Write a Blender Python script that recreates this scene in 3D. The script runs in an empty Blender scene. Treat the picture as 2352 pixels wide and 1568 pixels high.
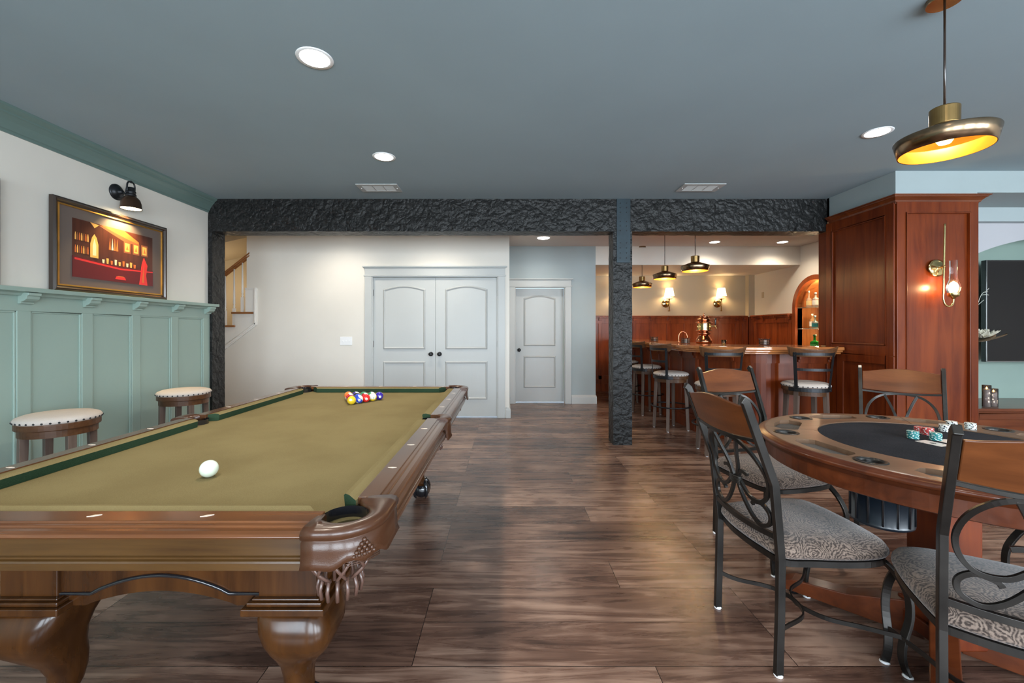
import bpy, bmesh, math, random
from mathutils import Vector, Matrix, noise
from math import pi, sin, cos, radians as R
random.seed(7)
S = bpy.context.scene
COL = S.collection

# ------------------------------------------------------------------ camera
CX, CY, F, CH = 1160.0, 758.0, 970.0, 1.26      # principal point (px), focal length (px), lens height (m)
cd = bpy.data.cameras.new('camera'); cam = bpy.data.objects.new('camera', cd); COL.objects.link(cam)
cam.location = (0, 0, CH); cam.rotation_euler = (pi/2, 0, 0)
cd.sensor_width = 36; cd.lens = 36*F/2352
cd.shift_x = (1176-CX)/2352; cd.shift_y = (CY-784)/2352
cd.clip_start = .02; cd.clip_end = 200
S.camera = cam
# ------------------------------------------------------------------ world, daylight, exposure
w = bpy.data.worlds.new('sky'); S.world = w; w.use_nodes = True
nt = w.node_tree; bg = nt.nodes['Background']
tc = nt.nodes.new('ShaderNodeTexCoord'); sx = nt.nodes.new('ShaderNodeSeparateXYZ'); rp = nt.nodes.new('ShaderNodeValToRGB')
nt.links.new(tc.outputs['Generated'], sx.inputs[0]); nt.links.new(sx.outputs['Z'], rp.inputs[0]); nt.links.new(rp.outputs[0], bg.inputs[0])
rp.color_ramp.elements[0].position = .0; rp.color_ramp.elements[0].color = (.10, .20, .10, 1)
rp.color_ramp.elements[1].position = .12; rp.color_ramp.elements[1].color = (.62, .80, 1.0, 1)
bg.inputs[1].default_value = 1.5
S.view_settings.view_transform = 'Standard'; S.view_settings.look = 'None'
S.view_settings.gamma = 1; S.view_settings.use_curve_mapping = False
S.view_settings.exposure = 0.75
S.cycles.use_denoising = True
S.cycles.max_bounces = 8; S.cycles.diffuse_bounces = 5; S.cycles.glossy_bounces = 4; S.cycles.transparent_max_bounces = 8
S.cycles.sample_clamp_indirect = 6
ROOM_BACK, ROOM_RIGHT = -2.6, 7.4
WINS = [(-2.6, -1.0), (-.55, 1.05), (1.5, 3.1), (3.55, 5.15), (5.5, 7.0)]
def light(name, kind, loc, power, color, rot=(0,0,0), parent=None, **k):
    l = bpy.data.lights.new(name, kind); l.energy = power; l.color = color
    for a, v in k.items(): setattr(l, a, v)
    o = bpy.data.objects.new(name, l); COL.objects.link(o); o.location = loc; o.rotation_euler = rot
    if parent: o.parent = parent
    return o
DAY = (.80, .90, 1.0)
for i, (x0, x1) in enumerate(WINS):
    light('daylight', 'AREA', ((x0+x1)/2, ROOM_BACK-.12, 1.45), (85, 100, 135, 140, 115)[i], DAY, (R(90), 0, 0), shape='RECTANGLE', size=x1-x0, size_y=1.75)

# ------------------------------------------------------------------ geometry helpers
class MB:
    def __init__(s, M=None): s.v = []; s.f = []; s.m = []; s.sm = []; s.M = M or Matrix(); s.mi = 0; s.smooth = False
    def add(s, vs, fs, smooth=None):
        o = len(s.v); s.v += [s.M @ Vector(p) for p in vs]
        for f in fs: s.f.append([i+o for i in f]); s.m.append(s.mi); s.sm.append(s.smooth if smooth is None else smooth)
        return s
    def box(s, x0, x1, y0, y1, z0, z1):
        return s.add([(x0,y0,z0),(x1,y0,z0),(x1,y1,z0),(x0,y1,z0),(x0,y0,z1),(x1,y0,z1),(x1,y1,z1),(x0,y1,z1)],
                     [(0,3,2,1),(4,5,6,7),(0,1,5,4),(1,2,6,5),(2,3,7,6),(3,0,4,7)], False)
    def prism(s, poly, z0, z1, fn=None):      # poly in XY extruded in z; fn maps the point
        n = len(poly); vs = [(x,y,z0) for x,y in poly]+[(x,y,z1) for x,y in poly]
        if fn: vs = [fn(*p) for p in vs]
        return s.add(vs, [list(range(n))[::-1], list(range(n,2*n))]+[(i,(i+1)%n,(i+1)%n+n,i+n) for i in range(n)], False)
    def lathe(s, prof, c=(0,0,0), n=32, axis='z', smooth=True, caps=True):   # prof [(r,h)]
        vs = []; fs = []
        for r, h in prof:
            for i in range(n):
                a = 2*pi*i/n; x, y = r*cos(a), r*sin(a)
                p = (x,y,h) if axis == 'z' else ((x,h,y) if axis == 'y' else (h,x,y))
                vs.append((p[0]+c[0], p[1]+c[1], p[2]+c[2]))
        for k in range(len(prof)-1):
            for i in range(n): fs.append((k*n+i, k*n+(i+1)%n, (k+1)*n+(i+1)%n, (k+1)*n+i))
        s.add(vs, fs, smooth)
        if caps:
            o = len(s.v)-len(vs)
            for k in (0, len(prof)-1):
                if prof[k][0] > 1e-4: s.f.append([o+k*n+i for i in range(n)]); s.m.append(s.mi); s.sm.append(False)
        return s
    def tube(s, pts, r, n=8, closed=False, flat=None, up=None, smooth=True):   # flat=(w,h) -> rectangular section
        P = [Vector(p) for p in pts]; N = len(P); vs = []; fs = []
        T = []
        for i in range(N):
            a = P[(i-1)%N] if (closed or i > 0) else P[i]; b = P[(i+1)%N] if (closed or i < N-1) else P[i]
            T.append((b-a).normalized())
        u = Vector(up) if up else (Vector((0,0,1)) if abs(T[0].z) < .9 else Vector((1,0,0)))
        u = (u - T[0]*u.dot(T[0])).normalized(); m = 4 if flat else n
        for i in range(N):
            if up: u = Vector(up)
            u = (u - T[i]*u.dot(T[i])); u.normalize(); v = T[i].cross(u)
            rr = r[i] if isinstance(r, (list, tuple)) else r
            for k in range(m):
                if flat:
                    sx_, sy_ = ((1,1),(-1,1),(-1,-1),(1,-1))[k]; d = v*(sx_*flat[0]/2)+u*(sy_*flat[1]/2)
                else:
                    a = 2*pi*k/m; d = v*(rr*cos(a))+u*(rr*sin(a))
                vs.append(P[i]+d)
        for i in range(N if closed else N-1):
            j = (i+1)%N
            for k in range(m): fs.append((i*m+k, i*m+(k+1)%m, j*m+(k+1)%m, j*m+k))
        if not closed: fs += [tuple(range(m))[::-1], tuple((N-1)*m+k for k in range(m))]
        return s.add(vs, fs, (smooth and not flat))
    def ball(s, c, r, n=16, sc=(1,1,1), pick=None):
        m = n//2; vs = []; fs = []; ct = []
        for j in range(m+1):
            for i in range(n):
                t = pi*j/m; a = 2*pi*i/n
                vs.append((c[0]+r*sc[0]*sin(t)*cos(a), c[1]+r*sc[1]*sin(t)*sin(a), c[2]+r*sc[2]*cos(t)))
        for j in range(m):
            for i in range(n):
                f = (j*n+i, j*n+(i+1)%n, (j+1)*n+(i+1)%n, (j+1)*n+i)
                if pick:
                    d = sum((Vector(vs[q])-Vector(c) for q in f), Vector())/4; s.mi = pick(d.normalized())
                s.add([], [], True); fs.append((f, s.mi))
        o = len(s.v); s.v += [s.M @ Vector(p) for p in vs]
        for f, mi in fs: s.f.append([q+o for q in f]); s.m.append(mi); s.sm.append(True)
        return s
    def sweep(s, path, prof, closed=False, smooth=False):    # path [(x,y)], prof [(u,z)], u to the right of travel, mitred
        P = [Vector((p[0],p[1])) for p in path]; N = len(P); vs = []; fs = []; m = len(prof)
        for i in range(N):
            d1 = (P[i]-P[i-1]).normalized() if (closed or i > 0) else None
            d2 = (P[(i+1)%N]-P[i]).normalized() if (closed or i < N-1) else None
            d1 = d1 or d2; d2 = d2 or d1
            n1 = Vector((d1.y,-d1.x)); n2 = Vector((d2.y,-d2.x)); b = n1+n2; b = b.normalized() if b.length > 1e-6 else n1
            k = 1/max(.3, b.dot(n1))
            for u, z in prof: q = P[i]+b*(u*k); vs.append((q.x,q.y,z))
        for i in range(N if closed else N-1):
            j = (i+1)%N
            for k in range(m): fs.append((i*m+k, i*m+(k+1)%m, j*m+(k+1)%m, j*m+k))
        if not closed: fs += [tuple(range(m))[::-1], tuple((N-1)*m+k for k in range(m))]
        return s.add(vs, fs, smooth)
    def loft(s, rings, smooth=True, caps=True, closed=True):
        m = len(rings[0]); vs = [p for r in rings for p in r]; fs = []
        for i in range(len(rings)-1):
            for k in range(m if closed else m-1): fs.append((i*m+k, i*m+(k+1)%m, (i+1)*m+(k+1)%m, (i+1)*m+k))
        s.add(vs, fs, smooth)
        if caps: s.add(rings[0], [tuple(range(m))[::-1]], False); s.add(rings[-1], [tuple(range(m))], False)
        return s
    def build(s, name, mats, parent=None, bevel=0, seg=2, loc=None, rot=None, weld=True, autosm=True):
        me = bpy.data.meshes.new(name); me.from_pydata([tuple(p) for p in s.v], [], s.f)
        if not isinstance(mats, (list, tuple)): mats = [mats]
        for m_ in mats: me.materials.append(m_)
        for p, mi, sm in zip(me.polygons, s.m, s.sm): p.material_index = min(mi, len(mats)-1); p.use_smooth = sm
        bm = bmesh.new(); bm.from_mesh(me)
        if weld: bmesh.ops.remove_doubles(bm, verts=bm.verts, dist=1e-5)
        bmesh.ops.recalc_face_normals(bm, faces=bm.faces); bm.to_mesh(me); bm.free()
        o = bpy.data.objects.new(name, me); COL.objects.link(o)
        if parent: o.parent = parent
        if loc: o.location = loc
        if rot: o.rotation_euler = rot
        if bevel:
            b = o.modifiers.new('bevel', 'BEVEL'); b.width = bevel; b.segments = seg; b.limit_method = 'ANGLE'; b.angle_limit = R(40)
        return o
def tag(o, label=None, cat=None, group=None, kind=None):
    if label: o['label'] = label
    if cat: o['category'] = cat
    if group: o['group'] = group
    if kind: o['kind'] = kind
    return o
def thing(name, label, cat, loc=(0,0,0), rz=0, group=None):
    o = bpy.data.objects.new(name, None); COL.objects.link(o); o.location = loc; o.rotation_euler = (0,0,rz); o.empty_display_size = .1
    return tag(o, label, cat, group)
def struct(name, loc=(0,0,0)):
    o = bpy.data.objects.new(name, None); COL.objects.link(o); o.location = loc; o['kind'] = 'structure'; return o
def kids(o): return [c for c in bpy.data.objects if c.parent == o]
def dup(o, loc=None, rz=None, label=None, group=None, parent=None):
    c = o.copy(); COL.objects.link(c)
    if parent: c.parent = parent
    if loc is not None: c.location = loc
    if rz is not None: c.rotation_euler = (0,0,rz)
    if label: c['label'] = label
    if group: c['group'] = group
    for k in kids(o): dup(k, parent=c)
    return c
def bez(pts, n=8):        # Catmull-Rom through points
    P = [Vector(p) for p in pts]; out = []
    for i in range(len(P)-1):
        a = P[max(0,i-1)]; b = P[i]; c = P[i+1]; d = P[min(len(P)-1,i+2)]
        for k in range(n):
            t = k/n
            out.append(.5*((2*b)+(c-a)*t+(2*a-5*b+4*c-d)*t*t+(3*b-a-3*c+d)*t**3))
    return out+[P[-1]]
def rrect(w, h, r, n=6, cx=0, cy=0):
    out = []
    for sx_, sy_, a0 in ((1,1,0),(-1,1,90),(-1,-1,180),(1,-1,270)):
        for k in range(n+1):
            a = R(a0+90*k/n); out.append((cx+sx_*(w/2-r)+r*cos(a), cy+sy_*(h/2-r)+r*sin(a)))
    return out

# ------------------------------------------------------------------ materials
def newmat(name, col=(.5,.5,.5), rough=.5, metal=0, coat=0, spec=.5, **k):
    m = bpy.data.materials.new(name); m.use_nodes = True; p = m.node_tree.nodes['Principled BSDF']
    p.inputs['Base Color'].default_value = (*col, 1); p.inputs['Roughness'].default_value = rough
    p.inputs['Metallic'].default_value = metal; p.inputs['Coat Weight'].default_value = coat; p.inputs['Coat Roughness'].default_value = .15
    p.inputs['Specular IOR Level'].default_value = spec
    for a, v in k.items(): p.inputs[a.replace('_',' ')].default_value = v
    return m
def N(m, t): return m.node_tree.nodes.new('ShaderNode'+t)
def L(m, a, b): m.node_tree.links.new(a, b)
def P(m): return m.node_tree.nodes['Principled BSDF']
def coords(m, scale=(1,1,1), loc=(0,0,0), gen=False):
    c = N(m,'TexCoord'); mp = N(m,'Mapping'); mp.inputs['Scale'].default_value = scale; mp.inputs['Location'].default_value = loc
    L(m, c.outputs['Object'], mp.inputs[0]); return mp.outputs[0]
def ramp(m, stops):
    r = N(m,'ValToRGB'); e = r.color_ramp.elements
    while len(e) < len(stops): e.new(.5)
    for q, (p_, c_) in zip(e, stops): q.position = p_; q.color = (*c_,1)
    return r
def bump(m, src, strength=.2, dist=.005):
    b = N(m,'Bump'); b.inputs['Strength'].default_value = strength; b.inputs['Distance'].default_value = dist
    L(m, src, b.inputs['Height']); L(m, b.outputs[0], P(m).inputs['Normal']); return b
def paint(name, col, rough=.55, var=.03, bstr=.05):
    m = newmat(name, col, rough); n = N(m,'TexNoise'); n.inputs['Scale'].default_value = 1.6; n.inputs['Detail'].default_value = 4
    L(m, coords(m), n.inputs['Vector'])
    a = tuple(c*(1-var) for c in col); b = tuple(min(1,c*(1+var)) for c in col)
    r = ramp(m, [(.3,a),(.7,b)]); L(m, n.outputs[0], r.inputs[0]); L(m, r.outputs[0], P(m).inputs['Base Color'])
    n2 = N(m,'TexNoise'); n2.inputs['Scale'].default_value = 260; L(m, coords(m), n2.inputs['Vector']); bump(m, n2.outputs[0], bstr, .001)
    return m
def wood(name, dark, light_, axis='z', rough=.3, scale=1, coat=.3, mid=None):
    m = newmat(name, light_, rough, coat=coat, spec=.28)
    sc = {'x':(1.2,14,14),'y':(14,1.2,14),'z':(14,14,1.2)}[axis]
    n = N(m,'TexNoise'); n.inputs['Scale'].default_value = 1.0*scale; n.inputs['Detail'].default_value = 8; n.inputs['Roughness'].default_value = .62; n.inputs['Distortion'].default_value = .6
    L(m, coords(m, sc), n.inputs['Vector'])
    n3 = N(m,'TexNoise'); n3.inputs['Scale'].default_value = 2.2; n3.inputs['Detail'].default_value = 2; L(m, coords(m), n3.inputs['Vector'])
    mx = N(m,'Math'); mx.operation = 'MULTIPLY_ADD'; mx.inputs[1].default_value = .35; L(m, n3.outputs[0], mx.inputs[0]); 
    sc_ = N(m,'Math'); sc_.operation = 'MULTIPLY'; sc_.inputs[1].default_value = .68; L(m, n.outputs[0], sc_.inputs[0]); L(m, sc_.outputs[0], mx.inputs[2])
    mid = mid or tuple((a+b)/2 for a, b in zip(dark, light_))
    r = ramp(m, [(.36,dark),(.5,mid),(.66,light_)]); L(m, mx.outputs[0], r.inputs[0]); L(m, r.outputs[0], P(m).inputs['Base Color'])
    bump(m, n.outputs[0], .08, .002); return m
def emit(name, col, strength):
    m = newmat(name, col, .5); P(m).inputs['Emission Color'].default_value = (*col,1); P(m).inputs['Emission Strength'].default_value = strength; return m
def metal(name, col, rough=.3, metalv=1.0, var=.25):
    m = newmat(name, col, rough, metalv); n = N(m,'TexNoise'); n.inputs['Scale'].default_value = 9; n.inputs['Detail'].default_value = 5; L(m, coords(m), n.inputs['Vector'])
    r = ramp(m, [(.35,tuple(c*(1-var) for c in col)),(.65,col)]); L(m, n.outputs[0], r.inputs[0]); L(m, r.outputs[0], P(m).inputs['Base Color'])
    return m
def glass(name, col=(1,1,1), rough=.02):
    return newmat(name, col, rough, Transmission_Weight=1.0, IOR=1.45)

M = {}
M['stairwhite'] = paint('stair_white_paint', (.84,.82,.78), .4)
M['wall'] = paint('wall_paint', (.76,.725,.66)); M['wall2'] = paint('bar_wall_paint', (.52,.45,.33))
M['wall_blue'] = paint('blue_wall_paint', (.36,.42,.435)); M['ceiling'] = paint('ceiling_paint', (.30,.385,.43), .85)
M['sage'] = paint('sage_paint', (.29,.39,.345), .42); M['sage_shaded'] = paint('shaded_sage_paint', (.13,.20,.185), .38); M['soffit'] = paint('soffit_paint', (.33,.39,.40)); M['wall_lav'] = paint('lavender_wall_paint', (.44,.44,.47)); M['ceiling_bar'] = paint('lamplit_ceiling_paint', (.58,.55,.53), .85)
M['cherry_lit'] = None; M['trimwhite'] = paint('white_trim_paint', (.51,.53,.525), .4)
M['cherry'] = wood('cherry_wood', (.075,.010,.002), (.18,.034,.006), 'z', .32, coat=.0)
M['cherry_lit'] = wood('lamplit_cherry_wood', (.15,.026,.006), (.36,.082,.020), 'z', .32, coat=.06)  # cherry with the bar's warm light put into its colour
M['cherry_h'] = wood('cherry_wood_lengthwise', (.070,.014,.004), (.165,.042,.012), 'x', .28)
M['cherry_y'] = wood('cherry_wood_deep', (.085,.014,.005), (.22,.052,.018), 'y', .28)
M['bartop'] = wood('bar_top_wood', (.26,.075,.02), (.52,.20,.06), 'x', .14, coat=.8)
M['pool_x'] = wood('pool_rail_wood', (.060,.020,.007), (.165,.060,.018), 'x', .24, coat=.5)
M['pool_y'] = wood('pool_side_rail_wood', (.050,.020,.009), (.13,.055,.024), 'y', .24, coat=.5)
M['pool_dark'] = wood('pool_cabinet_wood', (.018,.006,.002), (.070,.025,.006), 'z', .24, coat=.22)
M['black_gloss'] = newmat('black_lacquer', (.012,.012,.014), .12, coat=.6)
M['pokerw'] = wood('poker_table_wood', (.055,.012,.004), (.135,.033,.010), 'x', .3)
M['poker_top'] = wood('poker_top_wood', (.12,.068,.040), (.22,.135,.085), 'x', .33)
M['stoolw'] = wood('stool_wood', (.045,.018,.008), (.14,.062,.026), 'x', .38, coat=.1)
M['stoolleg'] = wood('stool_leg_wood', (.065,.042,.033), (.17,.12,.095), 'z', .42, coat=.1)
M['crest'] = wood('chair_crest_wood', (.065,.018,.005), (.165,.050,.014), 'x', .28, coat=.25)
M['oak'] = wood('oak_stair_wood', (.20,.07,.02), (.36,.15,.05), 'x', .3)
M['iron'] = metal('pewter_iron', (.050,.046,.042), .32, .75, .4)
M['blackiron'] = metal('black_iron', (.028,.030,.034), .38, .6, .3)
M['teal_steel'] = metal('painted_steel_strap', (.018,.036,.048), .5, .3, .35)
M['brass'] = metal('aged_brass', (.50,.31,.12), .28, 1, .35); M['brass_dark'] = metal('dark_bronze', (.36,.245,.15), .22, 1, .45)
M['gold_leaf'] = metal('gold_leaf', (.80,.42,.09), .38, .9, .25); M['copper'] = metal('copper', (.62,.25,.13), .18, 1, .3)
M['gold'] = metal('polished_brass', (.80,.62,.28), .12, 1, .2); M['darkbrown'] = newmat('dark_frame', (.03,.016,.010), .25, coat=.4)
M['white'] = newmat('white_plastic', (.88,.89,.90), .3); M['glass'] = glass('clear_glass')
def shelf_glass():
    m = newmat('glass_shelf', (.75,.9,.85), .03); P(m).inputs['Transmission Weight'].default_value = .9; return m
M['shelf'] = shelf_glass()
def leather():
    m = newmat('brown_leather', (.062,.024,.011), .30, coat=.2, spec=.4); n = N(m,'TexVoronoi'); n.inputs['Scale'].default_value = 380; L(m, coords(m), n.inputs['Vector']); bump(m, n.outputs[0], .15, .0008); return m
M['leather'] = leather(); M['leather_light'] = newmat('brown_leather_strap', (.10,.052,.038), .35, coat=.4)
def cloth(name, a, b, sc=420, rough=1.0, sheen=.0):
    m = newmat(name, a, rough, spec=.05); P(m).inputs['Sheen Weight'].default_value = sheen; P(m).inputs['Sheen Roughness'].default_value = .4
    n = N(m,'TexNoise'); n.inputs['Scale'].default_value = sc; n.inputs['Detail'].default_value = 3; L(m, coords(m), n.inputs['Vector'])
    n2 = N(m,'TexNoise'); n2.inputs['Scale'].default_value = 3; n2.inputs['Detail'].default_value = 5; L(m, coords(m), n2.inputs['Vector'])
    ad = N(m,'Math'); ad.operation = 'ADD'; L(m, n.outputs[0], ad.inputs[0]); L(m, n2.outputs[0], ad.inputs[1])
    r = ramp(m, [(.80,a),(1.2,b)]); dv = N(m,'Math'); dv.operation = 'MULTIPLY'; dv.inputs[1].default_value = .9; L(m, ad.outputs[0], dv.inputs[0]); L(m, dv.outputs[0], r.inputs[0])
    r.color_ramp.elements[0].position = .72; r.color_ramp.elements[1].position = 1.0
    L(m, r.outputs[0], P(m).inputs['Base Color']); bump(m, n.outputs[0], .15, .0008); return m
M['pool_cloth'] = cloth('pool_cloth', (.175,.135,.062), (.215,.170,.080)); M['shaded_green_cloth'] = cloth('shaded_green_rail_cloth', (.020,.042,.022), (.032,.060,.034))
M['felt'] = cloth('charcoal_felt', (.018,.019,.023), (.032,.034,.041)); M['grey_felt'] = cloth('grey_tray_felt', (.10,.09,.085), (.15,.14,.13))
M['linen'] = cloth('cream_linen', (.46,.40,.36), (.58,.52,.47), 600)
def damask():
    m = newmat('swirl_damask_fabric', (.2,.15,.1), .8, spec=.25); P(m).inputs['Sheen Weight'].default_value = .3
    v = N(m,'TexVoronoi'); v.inputs['Scale'].default_value = 10; nz = N(m,'TexNoise'); nz.inputs['Scale'].default_value = 22; nz.inputs['Detail'].default_value = 2
    co = coords(m); L(m, co, nz.inputs['Vector']); mixv = N(m,'MixRGB'); mixv.inputs[0].default_value = .045; L(m, co, mixv.inputs[1]); L(m, nz.outputs['Color'], mixv.inputs[2]); L(m, mixv.outputs[0], v.inputs['Vector'])
    mu = N(m,'Math'); mu.operation = 'MULTIPLY'; mu.inputs[1].default_value = 80; L(m, v.outputs['Distance'], mu.inputs[0])
    sn = N(m,'Math'); sn.operation = 'SINE'; L(m, mu.outputs[0], sn.inputs[0])
    n4 = N(m,'TexNoise'); n4.inputs['Scale'].default_value = 160; n4.inputs['Detail'].default_value = 3; L(m, co, n4.inputs['Vector'])
    ma = N(m,'Math'); ma.operation = 'MULTIPLY_ADD'; ma.inputs[1].default_value = .17; ma.inputs[2].default_value = .0; L(m, sn.outputs[0], ma.inputs[0])
    ad = N(m,'Math'); ad.operation = 'ADD'; L(m, ma.outputs[0], ad.inputs[0]); L(m, n4.outputs[0], ad.inputs[1])
    r = ramp(m, [(.34,(.040,.026,.020)),(.66,(.22,.16,.125))]); L(m, ad.outputs[0], r.inputs[0]); L(m, r.outputs[0], P(m).inputs['Base Color']); bump(m, ad.outputs[0], .2, .001)
    return m
M['damask'] = damask()
def floor_mat():
    m = newmat('plank_floor', (.1,.06,.04), .27); co = coords(m, (1,1,1), (0.35,.096,0))
    def brick(c1, c2, off=.37):
        b = N(m,'TexBrick'); b.inputs['Scale'].default_value = 1; b.inputs['Brick Width'].default_value = 1.45; b.inputs['Row Height'].default_value = .24
        b.inputs['Mortar Size'].default_value = .0016; b.inputs['Mortar Smooth'].default_value = .1; b.offset = off; b.offset_frequency = 3; b.squash = 1
        b.inputs['Color1'].default_value = (*c1,1); b.inputs['Color2'].default_value = (*c2,1); b.inputs['Mortar'].default_value = (.012,.008,.007,1); L(m, co, b.inputs['Vector']); return b
    b = brick((0,0,0),(1,1,1)); b.inputs['Mortar'].default_value = (.5,.5,.5,1)
    # per plank shift of the grain
    mp = N(m,'Mapping'); mp.inputs['Scale'].default_value = (1.1,11,11); c = N(m,'TexCoord'); L(m, c.outputs['Object'], mp.inputs[0])
    ad = N(m,'MixRGB'); ad.blend_type = 'ADD'; ad.inputs[0].default_value = 1; sc = N(m,'MixRGB'); sc.blend_type = 'MULTIPLY'; sc.inputs[0].default_value = 1; sc.inputs[2].default_value = (9,9,9,1)
    L(m, b.outputs['Color'], sc.inputs[1]); L(m, mp.outputs[0], ad.inputs[1]); L(m, sc.outputs[0], ad.inputs[2])
    n = N(m,'TexNoise'); n.inputs['Scale'].default_value = 1.5; n.inputs['Detail'].default_value = 9; n.inputs['Roughness'].default_value = .65; n.inputs['Distortion'].default_value = 1.0; L(m, ad.outputs[0], n.inputs['Vector'])
    k = N(m,'TexNoise'); k.inputs['Scale'].default_value = 3.0; k.inputs['Detail'].default_value = 3; L(m, c.outputs['Object'], k.inputs['Vector'])
    s1 = N(m,'Math'); s1.operation = 'MULTIPLY'; s1.inputs[1].default_value = .62; L(m, n.outputs[0], s1.inputs[0])
    s2 = N(m,'Math'); s2.operation = 'MULTIPLY_ADD'; s2.inputs[1].default_value = .13; L(m, b.outputs['Color'], s2.inputs[0]); L(m, s1.outputs[0], s2.inputs[2])
    s3 = N(m,'Math'); s3.operation = 'MULTIPLY_ADD'; s3.inputs[1].default_value = .28; L(m, k.outputs[0], s3.inputs[0]); L(m, s2.outputs[0], s3.inputs[2])
    r = ramp(m, [(.36,(.040,.021,.016)),(.50,(.140,.075,.052)),(.62,(.32,.20,.145))]); L(m, s3.outputs[0], r.inputs[0])
    mx = N(m,'MixRGB'); mx.inputs[2].default_value = (.018,.011,.009,1); L(m, b.outputs['Fac'], mx.inputs[0]); L(m, r.outputs[0], mx.inputs[1])
    L(m, mx.outputs[0], P(m).inputs['Base Color'])
    rr = N(m,'MapRange'); rr.inputs[3].default_value = .20; rr.inputs[4].default_value = .36; L(m, n.outputs[0], rr.inputs[0]); L(m, rr.outputs[0], P(m).inputs['Roughness'])
    bb = N(m,'Math'); bb.operation = 'SUBTRACT'; L(m, n.outputs[0], bb.inputs[0]); L(m, b.outputs['Fac'], bb.inputs[1]); bump(m, bb.outputs[0], .16, .0015)
    return m
M['floor'] = floor_mat()
def charred():
    m = newmat('charred_timber', (.05,.05,.05), .42, coat=.0, spec=.28); co = coords(m, (1,1,1))
    nz = N(m,'TexNoise'); nz.inputs['Scale'].default_value = 7; nz.inputs['Detail'].default_value = 4; L(m, co, nz.inputs['Vector'])
    mixv = N(m,'MixRGB'); mixv.inputs[0].default_value = .22; L(m, co, mixv.inputs[1]); L(m, nz.outputs['Color'], mixv.inputs[2])
    v = N(m,'TexVoronoi'); v.feature = 'F1'; v.inputs['Scale'].default_value = 16; L(m, mixv.outputs[0], v.inputs['Vector'])
    v2 = N(m,'TexVoronoi'); v2.feature = 'DISTANCE_TO_EDGE'; v2.inputs['Scale'].default_value = 16; L(m, mixv.outputs[0], v2.inputs['Vector'])
    n2 = N(m,'TexNoise'); n2.inputs['Scale'].default_value = 40; n2.inputs['Detail'].default_value = 6; L(m, co, n2.inputs['Vector'])
    r = ramp(m, [(.25,(.006,.006,.006)),(.55,(.016,.016,.016)),(.8,(.040,.037,.035))]); L(m, n2.outputs[0], r.inputs[0])
    r2 = ramp(m, [(.0,(.25,.25,.25)),(.06,(1,1,1))]); L(m, v2.outputs['Distance'], r2.inputs[0])
    mu = N(m,'MixRGB'); mu.blend_type = 'MULTIPLY'; mu.inputs[0].default_value = 1; L(m, r.outputs[0], mu.inputs[1]); L(m, r2.outputs[0], mu.inputs[2]); L(m, mu.outputs[0], P(m).inputs['Base Color'])
    h = N(m,'Math'); h.operation = 'MULTIPLY_ADD'; h.inputs[1].default_value = -1.0; L(m, v.outputs['Distance'], h.inputs[0]); 
    h2 = N(m,'Math'); h2.operation = 'MULTIPLY'; h2.inputs[1].default_value = .35; L(m, n2.outputs[0], h2.inputs[0]); L(m, h2.outputs[0], h.inputs[2])
    bump(m, h.outputs[0], .7, .018); return m
M['char'] = charred()
# ------------------------------------------------------------------ room shell
CE = 2.70; BY0, BY1 = 4.63, 4.84; WL = -3.26
WA, WB, WC = 6.08, 7.25, 8.70; PX = 3.532; PY = 3.82; BR = 5.07
def sbox(name, mat, *b):
    o = MB().box(*b).build(name, mat); o['kind'] = 'structure'; return o
sbox('floor', M['floor'], -5.6, ROOM_RIGHT+.1, ROOM_BACK-.1, 9.0, -.1, 0)
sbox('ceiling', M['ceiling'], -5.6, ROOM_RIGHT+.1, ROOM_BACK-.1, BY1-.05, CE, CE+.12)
sbox('ceiling_bar', M['ceiling_bar'], -5.6, ROOM_RIGHT+.1, BY1-.05, 9.0, CE, CE+.12)  # same ceiling, coloured lighter and warmer for the warm light beyond the beam
sbox('wall_left', M['wall'], WL-.12, WL, ROOM_BACK-.1, BY1, 0, CE)
sbox('wall_left_return', M['wall'], -5.6, WL-.12, BY1-.12, BY1, 0, CE)
sbox('wall_stair_end', M['wall'], -5.7, -5.6, BY1, 7.3, 0, 3.6)
sbox('wall_right', M['wall'], ROOM_RIGHT, ROOM_RIGHT+.1, ROOM_BACK-.1, 4.4, 0, CE)
mb = MB(); xs = [-5.6]+[v for w_ in WINS for v in w_]+[ROOM_RIGHT+.1]
for i in range(0, len(xs), 2): mb.box(xs[i], xs[i+1], ROOM_BACK-.1, ROOM_BACK, 0, CE)
for x0, x1 in WINS: mb.box(x0, x1, ROOM_BACK-.1, ROOM_BACK, 0, .55); mb.box(x0, x1, ROOM_BACK-.1, ROOM_BACK, 2.35, CE)
mb.build('wall_rear', M['wall'])['kind'] = 'structure'
for i, (x0, x1) in enumerate(WINS):
    st = struct('window_%d' % (i+1), ((x0+x1)/2, ROOM_BACK, .55)); W2 = (x1-x0)/2
    mb = MB(); y0, y1 = -.06, .03
    mb.box(-W2, -W2+.06, y0, y1, 0, 1.8).box(W2-.06, W2, y0, y1, 0, 1.8).box(-W2, W2, y0, y1, 0, .06).box(-W2, W2, y0, y1, 1.74, 1.8)
    mb.box(-.03, .03, y0, .0, 0, 1.8)
    for k in range(1, 4): mb.box(-W2, W2, -.045, -.02, .45*k-.012, .45*k+.012)
    for k in (-1, 1): mb.box(k*W2/2-.01, k*W2/2+.01, -.045, -.02, 0, 1.8)
    mb.build('window_frame', M['trimwhite'], st)

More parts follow.
